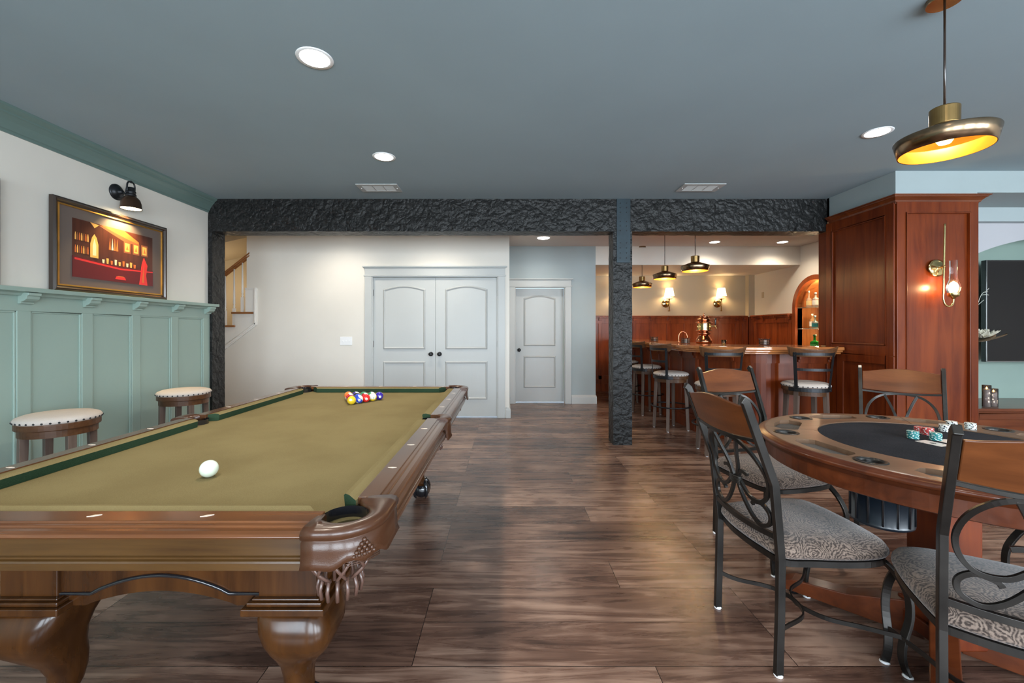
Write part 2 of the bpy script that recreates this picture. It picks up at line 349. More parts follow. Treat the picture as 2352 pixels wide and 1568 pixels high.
# wall A with the double door opening, its left end open above the stair stringer
DX0, DX1, DT = -1.915, -.10, 2.035          # door opening on wall A
mb = MB()
SK = [(-5.6,.0),(-4.86,.57),(-3.56,1.31),(-3.56,1.83),(-3.72,1.83)]      # stair line on the wall: x,z (top boundary)
mb.box(-3.72, DX0, WA, WA+.12, 0, CE); mb.box(DX0, DX1, WA, WA+.12, DT, CE); mb.box(DX1, .063, WA, WA+.12, 0, CE)
mb.prism([(-5.6,0),(-3.72,0),(-3.72,1.38),(-5.6,.16)], WA, WA+.12, lambda x,y,z: (x,z,y))
mb.build('wall_back', M['wall'])['kind'] = 'structure'
sbox('wall_hall_side', M['wall'], -.057, .063, WA+.12, WB, 0, CE)
EX0, EX1, ET = .17, 1.035, 2.0              # single door in wall B
mb = MB(); mb.box(-.057, EX0, WB, WB+.16, 0, CE).box(EX0, EX1, WB, WB+.16, ET, CE).box(EX1, 1.555, WB, WB+.16, 0, CE)
mb.build('wall_hall_back', M['wall_blue'])['kind'] = 'structure'
sbox('wall_bar_left', M['wall2'], 1.435, 1.555, WB+.16, WC, 0, CE)
sbox('wall_bar_back', M['wall2'], 1.435, BR, WC, WC+.1, 0, CE)
mb = MB(); AY, AR, AZ = 6.91, .44, 1.65     # arched niche in the bar's side wall
mb.box(BR, BR+.12, 4.96, AY-AR, 0, CE); mb.box(BR, BR+.12, AY+AR, WC, 0, CE); mb.box(BR, BR+.12, AY-AR, AY+AR, 0, .92)
arc = [(AY-AR*cos(pi*k/24), AZ+AR*sin(pi*k/24)) for k in range(25)]
for (ya, za), (yb, zb) in zip(arc[:-1], arc[1:]): mb.prism([(ya,za),(yb,zb),(yb,CE),(ya,CE)], BR, BR+.12, lambda a,b,c: (c,a,b))
mb.build('wall_bar_right', M['wall'])['kind'] = 'structure'
sbox('wall_soffit', M['wall'], 1.555, BR, WB, WC, 2.381, CE)           # dropped ceiling over the back bar
mb = MB().box(BR-.12, BR, WC-.12, WC, 0, 2.381); o = mb.build('wall_bar_corner', M['wall2']); o['kind'] = 'structure'
# panelled block's soffit above and right of it
mb = MB(); mb.box(PX, PX+.74, PY, 4.66, 2.45, CE); mb.box(PX+.74, ROOM_RIGHT, PY, 4.66, 2.504, CE); mb.box(PX, BR+.1, 4.60, BY1, 2.45, CE)
mb.build('wall_soffit_right', M['soffit'])['kind'] = 'structure'
sbox('wall_soffit_drop', M['wall_blue'], PX+.74, ROOM_RIGHT, 4.28, 4.36, 2.363, 2.504)
# arch wall with the television alcove
ax0, ax1 = 4.50, 7.35; amid = 6.0
mb = MB(); zsp, zap = 1.66, 2.25; n = 40
arc = [(min(ax1, amid-1.5*cos(pi*k/n)), zsp+(zap-zsp)*sin(pi*k/n)) for k in range(n+1) if amid-1.5*cos(pi*k/n) < 7.36]
for (xa, za), (xb, zb) in zip(arc[:-1], arc[1:]): mb.prism([(xa,za),(xb,zb),(xb,2.5),(xa,2.5)], 4.36, 4.46, lambda a,b,c: (a,c,b))
mb.box(PX+.74, ax0, 4.36, 4.46, 0, 2.5).box(ax1, ROOM_RIGHT, 4.36, 4.46, 0, 2.5)
mb.build('wall_arch', M['wall_lav'])['kind'] = 'structure'
mb = MB().box(ax0-.02, ax1+.02, 4.90, 4.95, 0, 2.5).box(ax0-.05, ax0, 4.46, 4.95, 0, 2.5).box(ax1, ax1+.05, 4.46, 4.95, 0, 2.5)
mb.build('wall_alcove', M['sage'])['kind'] = 'structure'
# stairwell beyond
mb = MB().box(-5.6, -3.72, 7.2, 7.3, 0, 3.6); mb.box(-3.72, -3.60, WA+.12, 7.3, 0, 3.6)
mb.build('wall_stairwell', M['wall2'])['kind'] = 'structure'

# baseboards
bbp = [(0,0),(0.018,0),(0.018,.11),(.012,.125),(.012,.135),(.006,.145),(0,.15)]
def baseboard(name, path, mat=None):
    o = MB().sweep(path, bbp).build(name, mat or M['trimwhite']); o['kind'] = 'structure'; return o
baseboard('baseboard_back', [(-5.5,WA),(-2.03,WA)])
baseboard('baseboard_corner', [(.012,WA),(.063,WA),(.063,WB),(.075,WB)])
baseboard('baseboard_hall', [(1.14,WB),(1.555,WB),(1.555,WB+.5)])
baseboard('baseboard_arch', [(4.28,4.36),(4.50,4.36)])

# door casings and doors
def casing(name, x0, x1, top, Y):
    mb = MB(); t = .02
    mb.box(x0-.10, x0, Y-t, Y, 0, top); mb.box(x1, x1+.10, Y-t, Y, 0, top)
    mb.box(x0-.115, x1+.115, Y-.026, Y, top, top+.018); mb.box(x0-.10, x1+.10, Y-t, Y, top+.018, top+.115)
    mb.box(x0-.115, x1+.115, Y-.03, Y, top+.115, top+.127); mb.box(x0-.13, x1+.13, Y-.048, Y, top+.127, top+.143)
    mb.box(x0-.002, x0+.012, Y-.01, Y+.11, 0, top); mb.box(x1-.012, x1+.002, Y-.01, Y+.11, 0, top); mb.box(x0, x1, Y-.01, Y+.11, top-.012, top+.002)
    o = mb.build(name, M['trimwhite'], bevel=.003); o['kind'] = 'structure'; return o
def door_leaf(parent, x0, x1, y, z0, z1, planks=False):
    W_, H = x1-x0, z1-z0; mb = MB(Matrix.Translation((x0,y,z0)))
    mb.box(0, W_, 0, .04, 0, H)
    def ring(o, i, d0, d1, d2):
        n_ = len(o); m_ = [((a[0]+b[0])/2,(a[1]+b[1])/2) for a, b in zip(o, i)]
        mb.loft([[(x,-d0,z) for x,z in o],[(x,-d1,z) for x,z in m_],[(x,-d2,z) for x,z in i]], smooth=False, caps=False)
    def panel(a, b, c, d, arch=0):
        def pl(k):
            A, B, C, D = a+k, b-k, c+k, d-k
            if not arch: return [(A,C),(B,C),(B,D),(A,D)]
            return [(A,C),(B,C)]+[(B-(B-A)*t/12, D-arch+arch*sin(pi*t/12)) for t in range(13)]
        ring(pl(0), pl(.034), .0, .019, .003)
        q = pl(.034); mb.add([(x,-.003,z) for x,z in q], [list(range(len(q)))], False)
        if planks:
            for k in range(1, 5):
                xx = a+.03+(b-a-.06)*k/5; mb.box(xx-.002, xx+.002, -.0045, 0, c+.03, d-.03-arch*.6)
    s_ = .140
    panel(s_, W_-s_, .245, .80); panel(s_, W_-s_, .972, H-.115, .05)
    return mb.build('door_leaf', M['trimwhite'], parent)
def knob(parent, x, y, z):
    return MB().lathe([(.031,0),(.031,-.006),(.012,-.01),(.012,-.035),(.024,-.042),(.029,-.055),(.026,-.066),(.012,-.071),(0,-.072)], (x,y,z), 20, 'y').build('door_knob', M['blackiron'], parent)
def hinge(parent, x, y, z):
    return MB().box(x-.012, x+.006, y-.006, y, z-.045, z+.045).lathe([(.006,-.047),(.006,.047)], (x,y-.008,z), 8).build('hinge', M['blackiron'], parent)
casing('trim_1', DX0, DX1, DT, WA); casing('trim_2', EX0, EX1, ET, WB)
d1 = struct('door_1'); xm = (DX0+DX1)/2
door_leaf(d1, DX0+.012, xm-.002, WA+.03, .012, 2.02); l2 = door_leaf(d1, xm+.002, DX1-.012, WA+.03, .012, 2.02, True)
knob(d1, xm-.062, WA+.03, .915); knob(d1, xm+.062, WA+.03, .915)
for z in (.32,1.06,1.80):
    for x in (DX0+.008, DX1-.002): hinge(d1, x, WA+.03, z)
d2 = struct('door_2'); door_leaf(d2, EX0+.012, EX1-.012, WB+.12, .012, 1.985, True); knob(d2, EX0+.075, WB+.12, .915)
sbox('door_backing', M['black_gloss'], DX0, DX1, WA+.10, WA+.12, 0, DT) if False else None

# sage wainscot on the left wall (trim_3), crown (trim_4)
t3 = struct('trim_3')
stiles = [2.80+.4325*k for k in range(-9, 4)]
mb = MB(); mb.box(WL, WL+.008, ROOM_BACK, BY0, 0, 1.50)
for y in stiles: mb.box(WL, WL+.024, y, y+.085, .17, 1.39)
mb.box(WL, WL+.024, 4.53, BY0, .17, 1.39); mb.box(WL, WL+.024, ROOM_BACK, BY0, 1.388, 1.51); mb.box(WL, WL+.024, ROOM_BACK, BY0, 0, .17)
mb.build('panelling', M['sage'], t3, bevel=.004)
mb = MB(); mb.box(WL, WL+.034, ROOM_BACK, BY0, 0, .13).box(WL, WL+.028, ROOM_BACK, BY0, .13, .16).build('base_rail', M['sage'], t3, bevel=.004)
mb = MB(); mb.sweep([(WL,ROOM_BACK),(WL,BY0+.01)], [(0,1.49),(.05,1.49),(.06,1.505),(.075,1.512),(.105,1.515),(.108,1.543),(0,1.545)]); mb.box(WL, WL+.108, BY0-.0, BY0+.03, 1.515, 1.545)
mb.build('ledge', M['sage'], t3, bevel=.002)
prof = [(.024,1.51),(.098,1.51),(.098,1.492),(.088,1.487),(.083,1.468),(.066,1.455),(.046,1.448),(.045,1.437),(.024,1.435)]
for y in stiles[2:]+[4.54]:
    MB().prism(prof, y+.002, y+.083, lambda a,b,c: (WL+a,c,b)).build('corbel', M['sage'], t3, bevel=.002)
# panel mouldings
mb = MB(); 
for a, b in zip(stiles, stiles[1:]+[4.53]):
    ya, yb = a+.085, b
    for (p0,p1,q0,q1) in ((ya,ya+.012,.17,1.388),(yb-.012,yb,.17,1.388),(ya,yb,.17,.182),(ya,yb,1.376,1.388)): mb.box(WL+.006, WL+.018, p0, p1, q0, q1)
mb.build('panel_moulding', M['sage'], t3, bevel=.004)
crown = [(0,2.549),(.012,2.549),(.014,2.565),(.022,2.570),(.030,2.590),(.045,2.618),(.068,2.645),(.076,2.650),(.078,2.662),(.092,2.672),(.104,2.684),(.106,2.70),(0,2.70)]
o = MB().sweep([(WL,ROOM_BACK),(WL,BY0)], crown).build('trim_4', M['sage_shaded']); o['kind'] = 'structure'  # same sage paint as the panelling, darkened in colour for the crown's shade

# ------------------------------------------------------------------ charred timber frame
def rough_box(x0, x1, y0, y1, z0, z1, step=.045, amp=.006, seed=0):
    L_ = [(x0,x1),(y0,y1),(z0,z1)]; nn = [max(2, int((b-a)/step)) for a, b in L_]
    mb = MB()
    def disp(p):
        q = Vector(p); c = Vector(((x0+x1)/2,(y0+y1)/2,(z0+z1)/2)); h = Vector(((x1-x0)/2,(y1-y0)/2,(z1-z0)/2))
        n_ = noise.noise_vector(q*6+Vector((seed,0,0)))*amp+noise.noise_vector(q*17+Vector((0,seed,0)))*amp*.6
        lim = amp*1.0
        return tuple(min(max(v+dv, a), b) for v, dv, (a, b) in zip(q, n_, L_))
    for ax in range(3):
        u, v = [k for k in range(3) if k != ax]
        for side in (0, 1):
            vs = []; fs = []; nu, nv = nn[u], nn[v]
            for i in range(nu+1):
                for j in range(nv+1):
                    p = [0,0,0]; p[ax] = L_[ax][side]; p[u] = L_[u][0]+(L_[u][1]-L_[u][0])*i/nu; p[v] = L_[v][0]+(L_[v][1]-L_[v][0])*j/nv
                    vs.append(disp(p))
            for i in range(nu):
                for j in range(nv): a = i*(nv+1)+j; fs.append((a, a+nv+1, a+nv+2, a+1))
            mb.add(vs, fs, False)
    return mb
BB = 2.342; CX0, CX1 = 1.186, 1.394
bm_ = thing('timber_beam', 'long charred black timber beam spanning the room under the ceiling', 'beam', (0,BY0,BB))
rough_box(WL+.002, PX, 0, BY1-BY0, 0, CE-BB, seed=3).build('beam_body', M['char'], bm_)
def post(name, label, x0, x1):
    t = thing(name, label, 'post', ((x0+x1)/2, (BY0+BY1)/2, 0)); w_ = (x1-x0)/2
    rough_box(-w_, w_, -.105, .105, 0, BB, seed=x0*9).build('post_body', M['char'], t); return t
p1 = post('timber_post', 'free-standing charred black timber post beside the bar stools, strapped to the beam', CX0, CX1)
post('timber_post', 'charred black timber half post against the left wall by the sage panelling', WL+.002, -3.21)
pl = thing('steel_strap', 'dark teal steel strap plate bolted over the beam and post joint', 'metal plate', ((CX0+CX1)/2+.008, BY0-.007, 2.03))
MB().box(-.075, .075, 0, .006, -.03, CE-2.03-.002).build('plate', M['teal_steel'], pl, bevel=.002)
for gz in (.0, .30, .50):
    for r_ in range(4 if gz == 0 else 3):
        for c_ in (-.035, .035):
            MB().lathe([(.0,-.006),(.006,-.005),(.0075,0)], (c_,0,gz+.02+r_*(.055 if gz == 0 else .05)), 6, 'y', False).build('bolt', M['blackiron'], pl)

# ------------------------------------------------------------------ panelled cherry block
blk = thing('panelled_pillar', 'tall cherry wood panelled pillar with crown, carrying the brass oil-lamp sconce', 'pillar', (PX,PY,0))
H = 2.45; D = 4.60-PY; Wd = .733
mb = MB(); mb.box(0, Wd, 0, D, 0, H); mb.build('core', M['cherry'], blk)
def frame_xz(mb, x0, x1, z0, z1, y, d, st=.085, to=None, bo=None):
    to = to or st; bo = bo or st
    mb.box(x0, x0+st, y-d, y, z0, z1); mb.box(x1-st, x1, y-d, y, z0, z1); mb.box(x0+st, x1-st, y-d, y, z1-to, z1); mb.box(x0+st, x1-st, y-d, y, z0, z0+bo)
mb = MB(); frame_xz(mb, 0, Wd, 0, H-.03, 0, .018, .078, .10, .2)
for a,b,c,d_ in ((.078,.086,.2,H-.13),(Wd-.086,Wd-.078,.2,H-.13),(.078,Wd-.078,H-.138,H-.13),(.078,Wd-.078,.2,.208)): mb.box(a,b,-.026,0,c,d_)
mb.build('front_frame', M['cherry'], blk, bevel=.004)
mb = MB()      # side face frames (towards the pool table)
def frame_yz(mb, y0, y1, z0, z1, x, d, st=.075, to=.075, bo=.075):
    mb.box(x-d, x, y0, y0+st, z0, z1); mb.box(x-d, x, y1-st, y1, z0, z1); mb.box(x-d, x, y0+st, y1-st, z1-to, z1); mb.box(x-d, x, y0+st, y1-st, z0, z0+bo)
frame_yz(mb, 0, .81, 1.02, H-.03, 0, .016, .085, .10, .10)
for a,b,c,d_ in ((.085,.097,1.12,H-.13),(.713,.725,1.12,H-.13),(.085,.725,1.12,1.132),(.085,.725,H-.142,H-.13)): mb.box(-.022,0,a,b,c,d_)
mb.build('side_frame', M['cherry'], blk, bevel=.004)
mb = MB(); frame_yz(mb, 0, .66, 0, 1.02, 0, .016, .085, .08, .16); mb.build('lower_side_frame', M['cherry'], blk, bevel=.004)
cp = [(0,2.40),(.008,2.40),(.010,2.412),(.018,2.415),(.024,2.43),(.040,2.448),(.052,2.455),(.054,2.462),(.066,2.466),(.068,2.474),(0,2.474)]
mb = MB(); mb.sweep([(.0,D-.02),(.0,0),(Wd,0),(Wd,.40)], cp)
mb.build('crown_moulding', M['cherry_h'], blk)
jb = MB().box(PX, PX+.06, 4.602, 4.76, 1.088, BB).build('trim_5', M['cherry'], bevel=.004); jb['kind'] = 'structure'

# ------------------------------------------------------------------ bar wainscot (trim_6)
t6 = struct('trim_6')
def wains(mbp, mbr, ax, a, b, pos, sgn, cuts):   # panelling along an axis
    def bx(mb, u0, u1, d0, d1, z0, z1):
        p, q = sorted((pos+sgn*d0, pos+sgn*d1))
        mb.box(u0,u1,p,q,z0,z1) if ax == 'x' else mb.box(p,q,u0,u1,z0,z1)
    bx(mbp, a, b, 0, .01, 0, 1.51)
    for c in cuts: bx(mbr, c-.035, c+.035, .0, .026, .15, 1.40)
    bx(mbr, a, b, 0, .026, 1.395, 1.51); bx(mbr, a, b, 0, .03, 0, .16); bx(mbr, a, b, 0, .026, .25, .33); bx(mbr, a, b, 0, .06, 1.50, 1.53); bx(mbr, a, b, 0, .10, 1.53, 1.556)
    for c in cuts: bx(mbr, c-.03, c+.03, .02, .085, 1.495, 1.53); bx(mbr, c-.03, c+.03, .02, .06, 1.455, 1.5)
a_, b_ = MB(), MB(); wains(a_, b_, 'x', 1.555, 4.95, WC, -1, [1.60+.352*k for k in range(10)]+[4.91])
wains(a_, b_, 'y', WC-.14, AY+.54, BR, -1, []) if False else None
a_.build('panelling', M['cherry_lit'], t6); b_.build('rails', M['cherry_lit'], t6, bevel=.003)
t7 = struct('trim_7'); a_, b_ = MB(), MB(); wains(a_, b_, 'y', AY+.525, WC-.12, BR, -1, [7.48,7.86,8.24,8.53]); wains(a_, b_, 'y', 5.0, AY-.53, BR, -1, [5.3,5.7,6.1])
a_.box(BR-.13, BR-.0, WC-.13, WC-.12, 0, 1.53).box(BR-.13, BR-.12, WC-.13, WC, 0, 1.53)
a_.build('panelling', M['cherry_lit'], t7); b_.build('rails', M['cherry_lit'], t7, bevel=.003)
# niche trim + interior (trim_8)
t8 = struct('trim_8'); mb = MB()
def arch_pts(r, n=24): return [(AY-r, .92)]+[(AY-r*cos(pi*k/n), AZ+r*sin(pi*k/n)) for k in range(n+1)]+[(AY+r, .92)]
o_, i_ = arch_pts(AR+.08), arch_pts(AR-.001)
mb.loft([[(BR,y,z) for y,z in o_],[(BR-.02,y,z) for y,z in o_],[(BR-.024,y,z) for y,z in i_],[(BR+.1,y,z) for y,z in i_]], smooth=False, caps=False, closed=False)
mb.build('niche_casing', M['cherry_lit'], t8)
mb = MB(); n_ = arch_pts(AR-.001)
mb.loft([[(BR+.02,y,z) for y,z in n_],[(BR+.36,y,z) for y,z in n_]], smooth=False, caps=False, closed=False)
mb.add([(BR+.36,y,z) for y,z in n_], [list(range(len(n_)))], False); mb.box(BR-.02, BR+.36, AY-AR, AY+AR, .90, .92)
mb.build('niche_lining', wood('niche_wood', (.26,.08,.02), (.50,.20,.065), 'z', .3), t8)
for z_ in (1.58, 1.22): light('niche_light', 'POINT', (BR+.10, AY+.05, z_), 3.5, (1,.76,.48), shadow_soft_size=.03)  # unseen lights added to lift the dark lower shelves
light('niche_light', 'POINT', (BR+.12, AY, 2.0), 7, (1,.72,.42), shadow_soft_size=.04)
# ------------------------------------------------------------------ pool table
TX, TY, A, B, ZR, ZC = -1.018, 2.2535, .612, 1.1785, .80, .76
pt = thing('pool_table', 'carved brown pool table with olive cloth and leather pockets', 'pool table', (TX,TY,0))
def bed_poly():
    out = []
    for qx, qy, a0 in ((1,1,-90),(-1,1,0),(-1,-1,90),(1,-1,180)):
        c_ = (qx*(A+.016), qy*(B+.016)); r_ = .060
        arc_ = []
        for k in range(15):
            a = R(180+45+ (45 if qx*qy > 0 else -45)*0) if False else None
        import math as _m
        # concave quarter facing the centre of the table
        mid = _m.atan2(-qy, -qx); hw = R(62)
        ang = [mid+hw-2*hw*k/14 for k in range(15)]
        arc_ = [(c_[0]+r_*cos(a), c_[1]+r_*sin(a)) for a in ang]
        out.append(arc_)
    poly = []
    side = lambda s_: [(s_*(A+.006)+ .0, 0)]
    def notch(s_): return [(s_*(A+.026)+.050*cos(a), .050*sin(a)) for a in ([R(240-120*k/10) for k in range(11)] if s_ > 0 else [R(60-120*k/10) for k in range(11)])]
    poly += out[0] + out[1] + notch(-1) + out[2] + out[3] + notch(1)
    return poly
MB().prism(bed_poly(), ZC-.03, ZC).build('playing_surface', M['pool_cloth'], pt)
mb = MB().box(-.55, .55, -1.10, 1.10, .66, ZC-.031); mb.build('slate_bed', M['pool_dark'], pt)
def cushion(p, q, n, e0, e1):       # p->q along the wood line, n inward normal; e0,e1 cut-back of the nose at each end
    p, q, n = Vector(p), Vector(q), Vector(n); d = (q-p).normalized()
    def pt3(base, u, z, e): r = base+n*u+d*e; return (r.x, r.y, z)
    pr = [(0,ZR-.004),(.030,ZR+.001),(.046,ZR-.002),(.052,ZR-.008),(.047,ZC+.001),(0,ZC+.001)]
    mb = MB(); a = [pt3(p,u,z,e0*u/.052) for u,z in pr]; b = [pt3(q,u,z,-e1*u/.052) for u,z in pr]
    for k in range(6):
        j = (k+1)%6; mb.mi = 1 if k in (3,4) else 0
        mb.add([a[k],a[j],b[j],b[k]], [(0,1,2,3)], False)
    mb.mi = 1; mb.add(a, [tuple(range(6))], False); mb.add(b, [tuple(range(6))], False)
    mb.build('cushion', [M['pool_cloth'],M['shaded_green_cloth']], pt)  # one cloth; its faces are coloured darker and greener for their shade
g, sg = .075, .062
cushion((-A+g,-B),(A-g,-B),(0,1),.05,.05); cushion((A-g,B),(-A+g,B),(0,-1),.05,.05)
cushion((A,-B+g),(A,-sg),(-1,0),.05,.02); cushion((A,sg),(A,B-g),(-1,0),.02,.05)
cushion((-A,-sg),(-A,-B+g),(1,0),.02,.05); cushion((-A,B-g),(-A,sg),(1,0),.05,.02)
rp_ = [(0,ZR-.02),(0,ZR),(.056,ZR),(.058,ZR-.004),(.069,ZR-.005),(.072,ZR-.009),(.088,ZR-.009),(.099,ZR-.012),(.103,ZR-.018),(.099,ZR-.023),(.080,ZR-.023)]
ap_ = [(.060,ZR-.022),(.089,ZR-.022),(.089,.734),(.094,.732),(.094,.728),(.089,.726),(.095,.723),(.097,.719),(.092,.716),(.092,.700),(.060,.700)]
M['apron_x'] = wood('pool_apron_wood', (.030,.013,.004), (.095,.045,.012), 'x', .26, coat=.5)
def rail(p, q, mat):
    r = MB().sweep([p,q], rp_).build('rail', mat, pt, bevel=.0012); MB().sweep([p,q], ap_).build('apron', M['apron_x'] if mat is M['pool_x'] else M['pool_y'], pt); return r
gx, gy = .052, .09
near = rail((-A+gx,-B),(A-gx,-B), M['pool_x']); far = rail((A-gx,B),(-A+gx,B), M['pool_x'])
ra = rail((A,-B+gy),(A,-.045), M['pool_y']); rb = rail((A,.045),(A,B-gy), M['pool_y']); rc = rail((-A,-.045),(-A,-B+gy), M['pool_y']); rd = rail((-A,B-gy),(-A,.045), M['pool_y'])
pearl = newmat('pearl_inlay', (.75,.62,.50), .2)
def sight(par, x, y, al):
    d = [(-.015,0),(0,-.0042),(.015,0),(0,.0042)]; q_ = R(24) if abs(y) > 1.1 else 0; d = [(a*cos(q_)-b*sin(q_), a*sin(q_)+b*cos(q_)) for a, b in d]
    MB().prism([(x+a,y+b) for a,b in d], ZR-.002, ZR+.0012).build('sight', pearl, par)
for k in (-1,0,1):
    sight(near, k*.2795, -B-.028, 'x' if False else 'x'); sight(far, k*.2795, B+.028, 'x')
for k in (1,2,3):
    for s_, r1, r2 in ((1,ra,rb),(-1,rc,rd)):
        sight(r1, s_*(A+.028), -k*.2795, 'x'); sight(r2, s_*(A+.028), k*.2795, 'x')
# cabinet
CWX, CY0, CB = .47, 1.0035, .446
def arch_poly(hw, zb, zt, za, wa):
    n = 20; return [(-hw,zt),(-hw,zb),(-wa,zb)]+[(-wa+2*wa*k/n, zb+(za-zb)*sin(pi*k/n)**.85) for k in range(1,n)]+[(wa,zb),(hw,zb),(hw,zt)]
for s_ in (-1, 1):
    P_ = arch_poly(CWX-.07, CB, .70, .489, .225)
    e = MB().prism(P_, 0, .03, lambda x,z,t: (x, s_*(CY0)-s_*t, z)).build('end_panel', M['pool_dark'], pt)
    pts = [(-.335,.70),(-.335,.482),(-.205,.482)]+[(-.205+.41*k/16, .482+.054*sin(pi*k/16)**.85) for k in range(1,16)]+[(.205,.482),(.335,.482),(.335,.70)]
    MB().tube([(x,s_*(CY0+.002),z) for x,z in pts], .0055, 8).build('bead', M['black_gloss'], e)
for s_ in (-1, 1):
    n = 24; P_ = [(-.80,.70),(-.80,CB),(-.5,CB)]+[(-.5+1.0*k/n, CB+.05*sin(pi*k/n)**.85) for k in range(1,n)]+[(.5,CB),(.80,CB),(.80,.70)]
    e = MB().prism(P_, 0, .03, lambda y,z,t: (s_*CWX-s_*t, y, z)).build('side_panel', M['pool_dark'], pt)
    pts = [(-.74,.70),(-.74,.482),(-.5,.482)]+[(-.5+1.0*k/16, .482+.05*sin(pi*k/16)**.85) for k in range(1,16)]+[(.5,.482),(.74,.482),(.74,.70)]
    MB().tube([(s_*(CWX+.002),y,z) for y,z in pts], .0055, 8).build('bead', M['black_gloss'], e)
def sq(cx, cy, h, z, p=4.0, n=32, rot=0):
    out = []
    for k in range(n):
        a = 2*pi*k/n+pi/4; c, s_ = cos(a), sin(a); r = h/((abs(c)**p+abs(s_)**p)**(1/p))
        out.append((cx+r*c, cy+r*s_, z))
    return out
for sx_ in (-1, 1):
    for sy_ in (-1, 1):
        lx, ly = sx_*.38, sy_*.93
        mb = MB(); mb.box(lx-.085, lx+.085, ly-.085, ly+.085, .478, .70); 
        mb.box(lx-.119, lx+.119, ly-.119, ly+.119, .441, .462); mb.box(lx-.108, lx+.108, ly-.108, ly+.108, .462, .474); mb.box(lx-.098, lx+.098, ly-.098, ly+.098, .474, .480)
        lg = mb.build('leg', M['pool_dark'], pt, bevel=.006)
        prof = [(.441,.092,.0,8),(.42,.100,.008,6),(.385,.104,.018,5),(.35,.100,.026,4),(.31,.086,.022,3.4),(.27,.068,.008,3),(.23,.053,-.008,2.6),(.19,.045,-.014,2.3),(.15,.042,-.010,2.2),(.12,.044,.002,2.1),(.10,.048,.006,2)]
        rings = [sq(lx+sx_*o, ly+sy_*o, h, z, p) for z,h,o,p in prof]
        MB().loft(rings).build('knee', M['pool_dark'], lg)
        mb = MB(); mb.ball((lx+sx_*.008,ly+sy_*.008,.06), .06, 20, (1,1,1))
        for k in range(4):
            a = pi/4+k*pi/2; cx_, cy_ = lx+sx_*.008, ly+sy_*.008
            mb.tube([(cx_+r*cos(a), cy_+r*sin(a), z) for r,z in ((.03,.135),(.052,.11),(.064,.08),(.066,.05),(.058,.022),(.048,.006))], [.014,.015,.014,.012,.010,.005], 8)
        mb.build('claw_foot', M['black_gloss'], lg)
# pockets
def shield(mapf, outer, inner, zb, name='pocket'):
    pr = lambda i, t: None
    rings = []
    nn = len(outer)
    for i in range(nn):
        o = Vector(outer[i]); q = Vector(inner[i]); d = (o-q); Lg = d.length; d.normalize(); t = i/(nn-1); z0 = zb(t)
        secs = [(q,0,.74),(q,0,.790),(q+d*.006,0,.798),(q+d*(Lg*.5),0,.803),(o-d*.012,0,.803),(o,0,.799),(o+d*.006,0,.790),(o+d*.004,0,.779),(o-d*.002,0,.775),(o-d*.002,0,.772),(o+d*.001,0,.770),(o+d*.001,0,.745),(o+d*.003,0,z0+.012),(o+d*.008,0,z0),(o+d*.003,0,z0-.001),(o-d*.004,0,z0+.012),(o-d*.008,0,.74)]
        rings.append([mapf(p.x, p.y, z) for p,_,z in secs])
    return MB().loft(rings, closed=True).build(name, M['leather'], pt)
def net(par, mapf, cx, cy, r0, z0, r1, z1, zt, n=8):
    mb = MB()
    for k in range(n):
        for sgn in (-1, 1):
            pts = []
            for j in range(7):
                t = j/6; a = 2*pi*k/n+sgn*t*pi/n*1.6; r = r0+(r1-r0)*t+.018*sin(pi*t); z = z0+(z1-z0)*t
                pts.append(mapf(cx+r*cos(a), cy+r*sin(a), z))
            mb.tube(pts, .0042, 6)
    mb.tube([mapf(cx+r0*cos(2*pi*k/20), cy+r0*sin(2*pi*k/20), z0) for k in range(20)], .005, 6, True)
    nt_ = mb.build('pocket_net', M['leather_light'], par, weld=False)
    mb = MB()
    for k in range(14):
        a = 2*pi*k/14
        mb.tube([mapf(cx+r1*cos(a), cy+r1*sin(a), z1+.006), mapf(cx+(r1+.008)*cos(a), cy+(r1+.008)*sin(a), (z1+zt)/2), mapf(cx+(r1+.004)*cos(a), cy+(r1+.004)*sin(a), zt)], .005, 5)
    mb.build('fringe', M['leather_light'], nt_, weld=False)
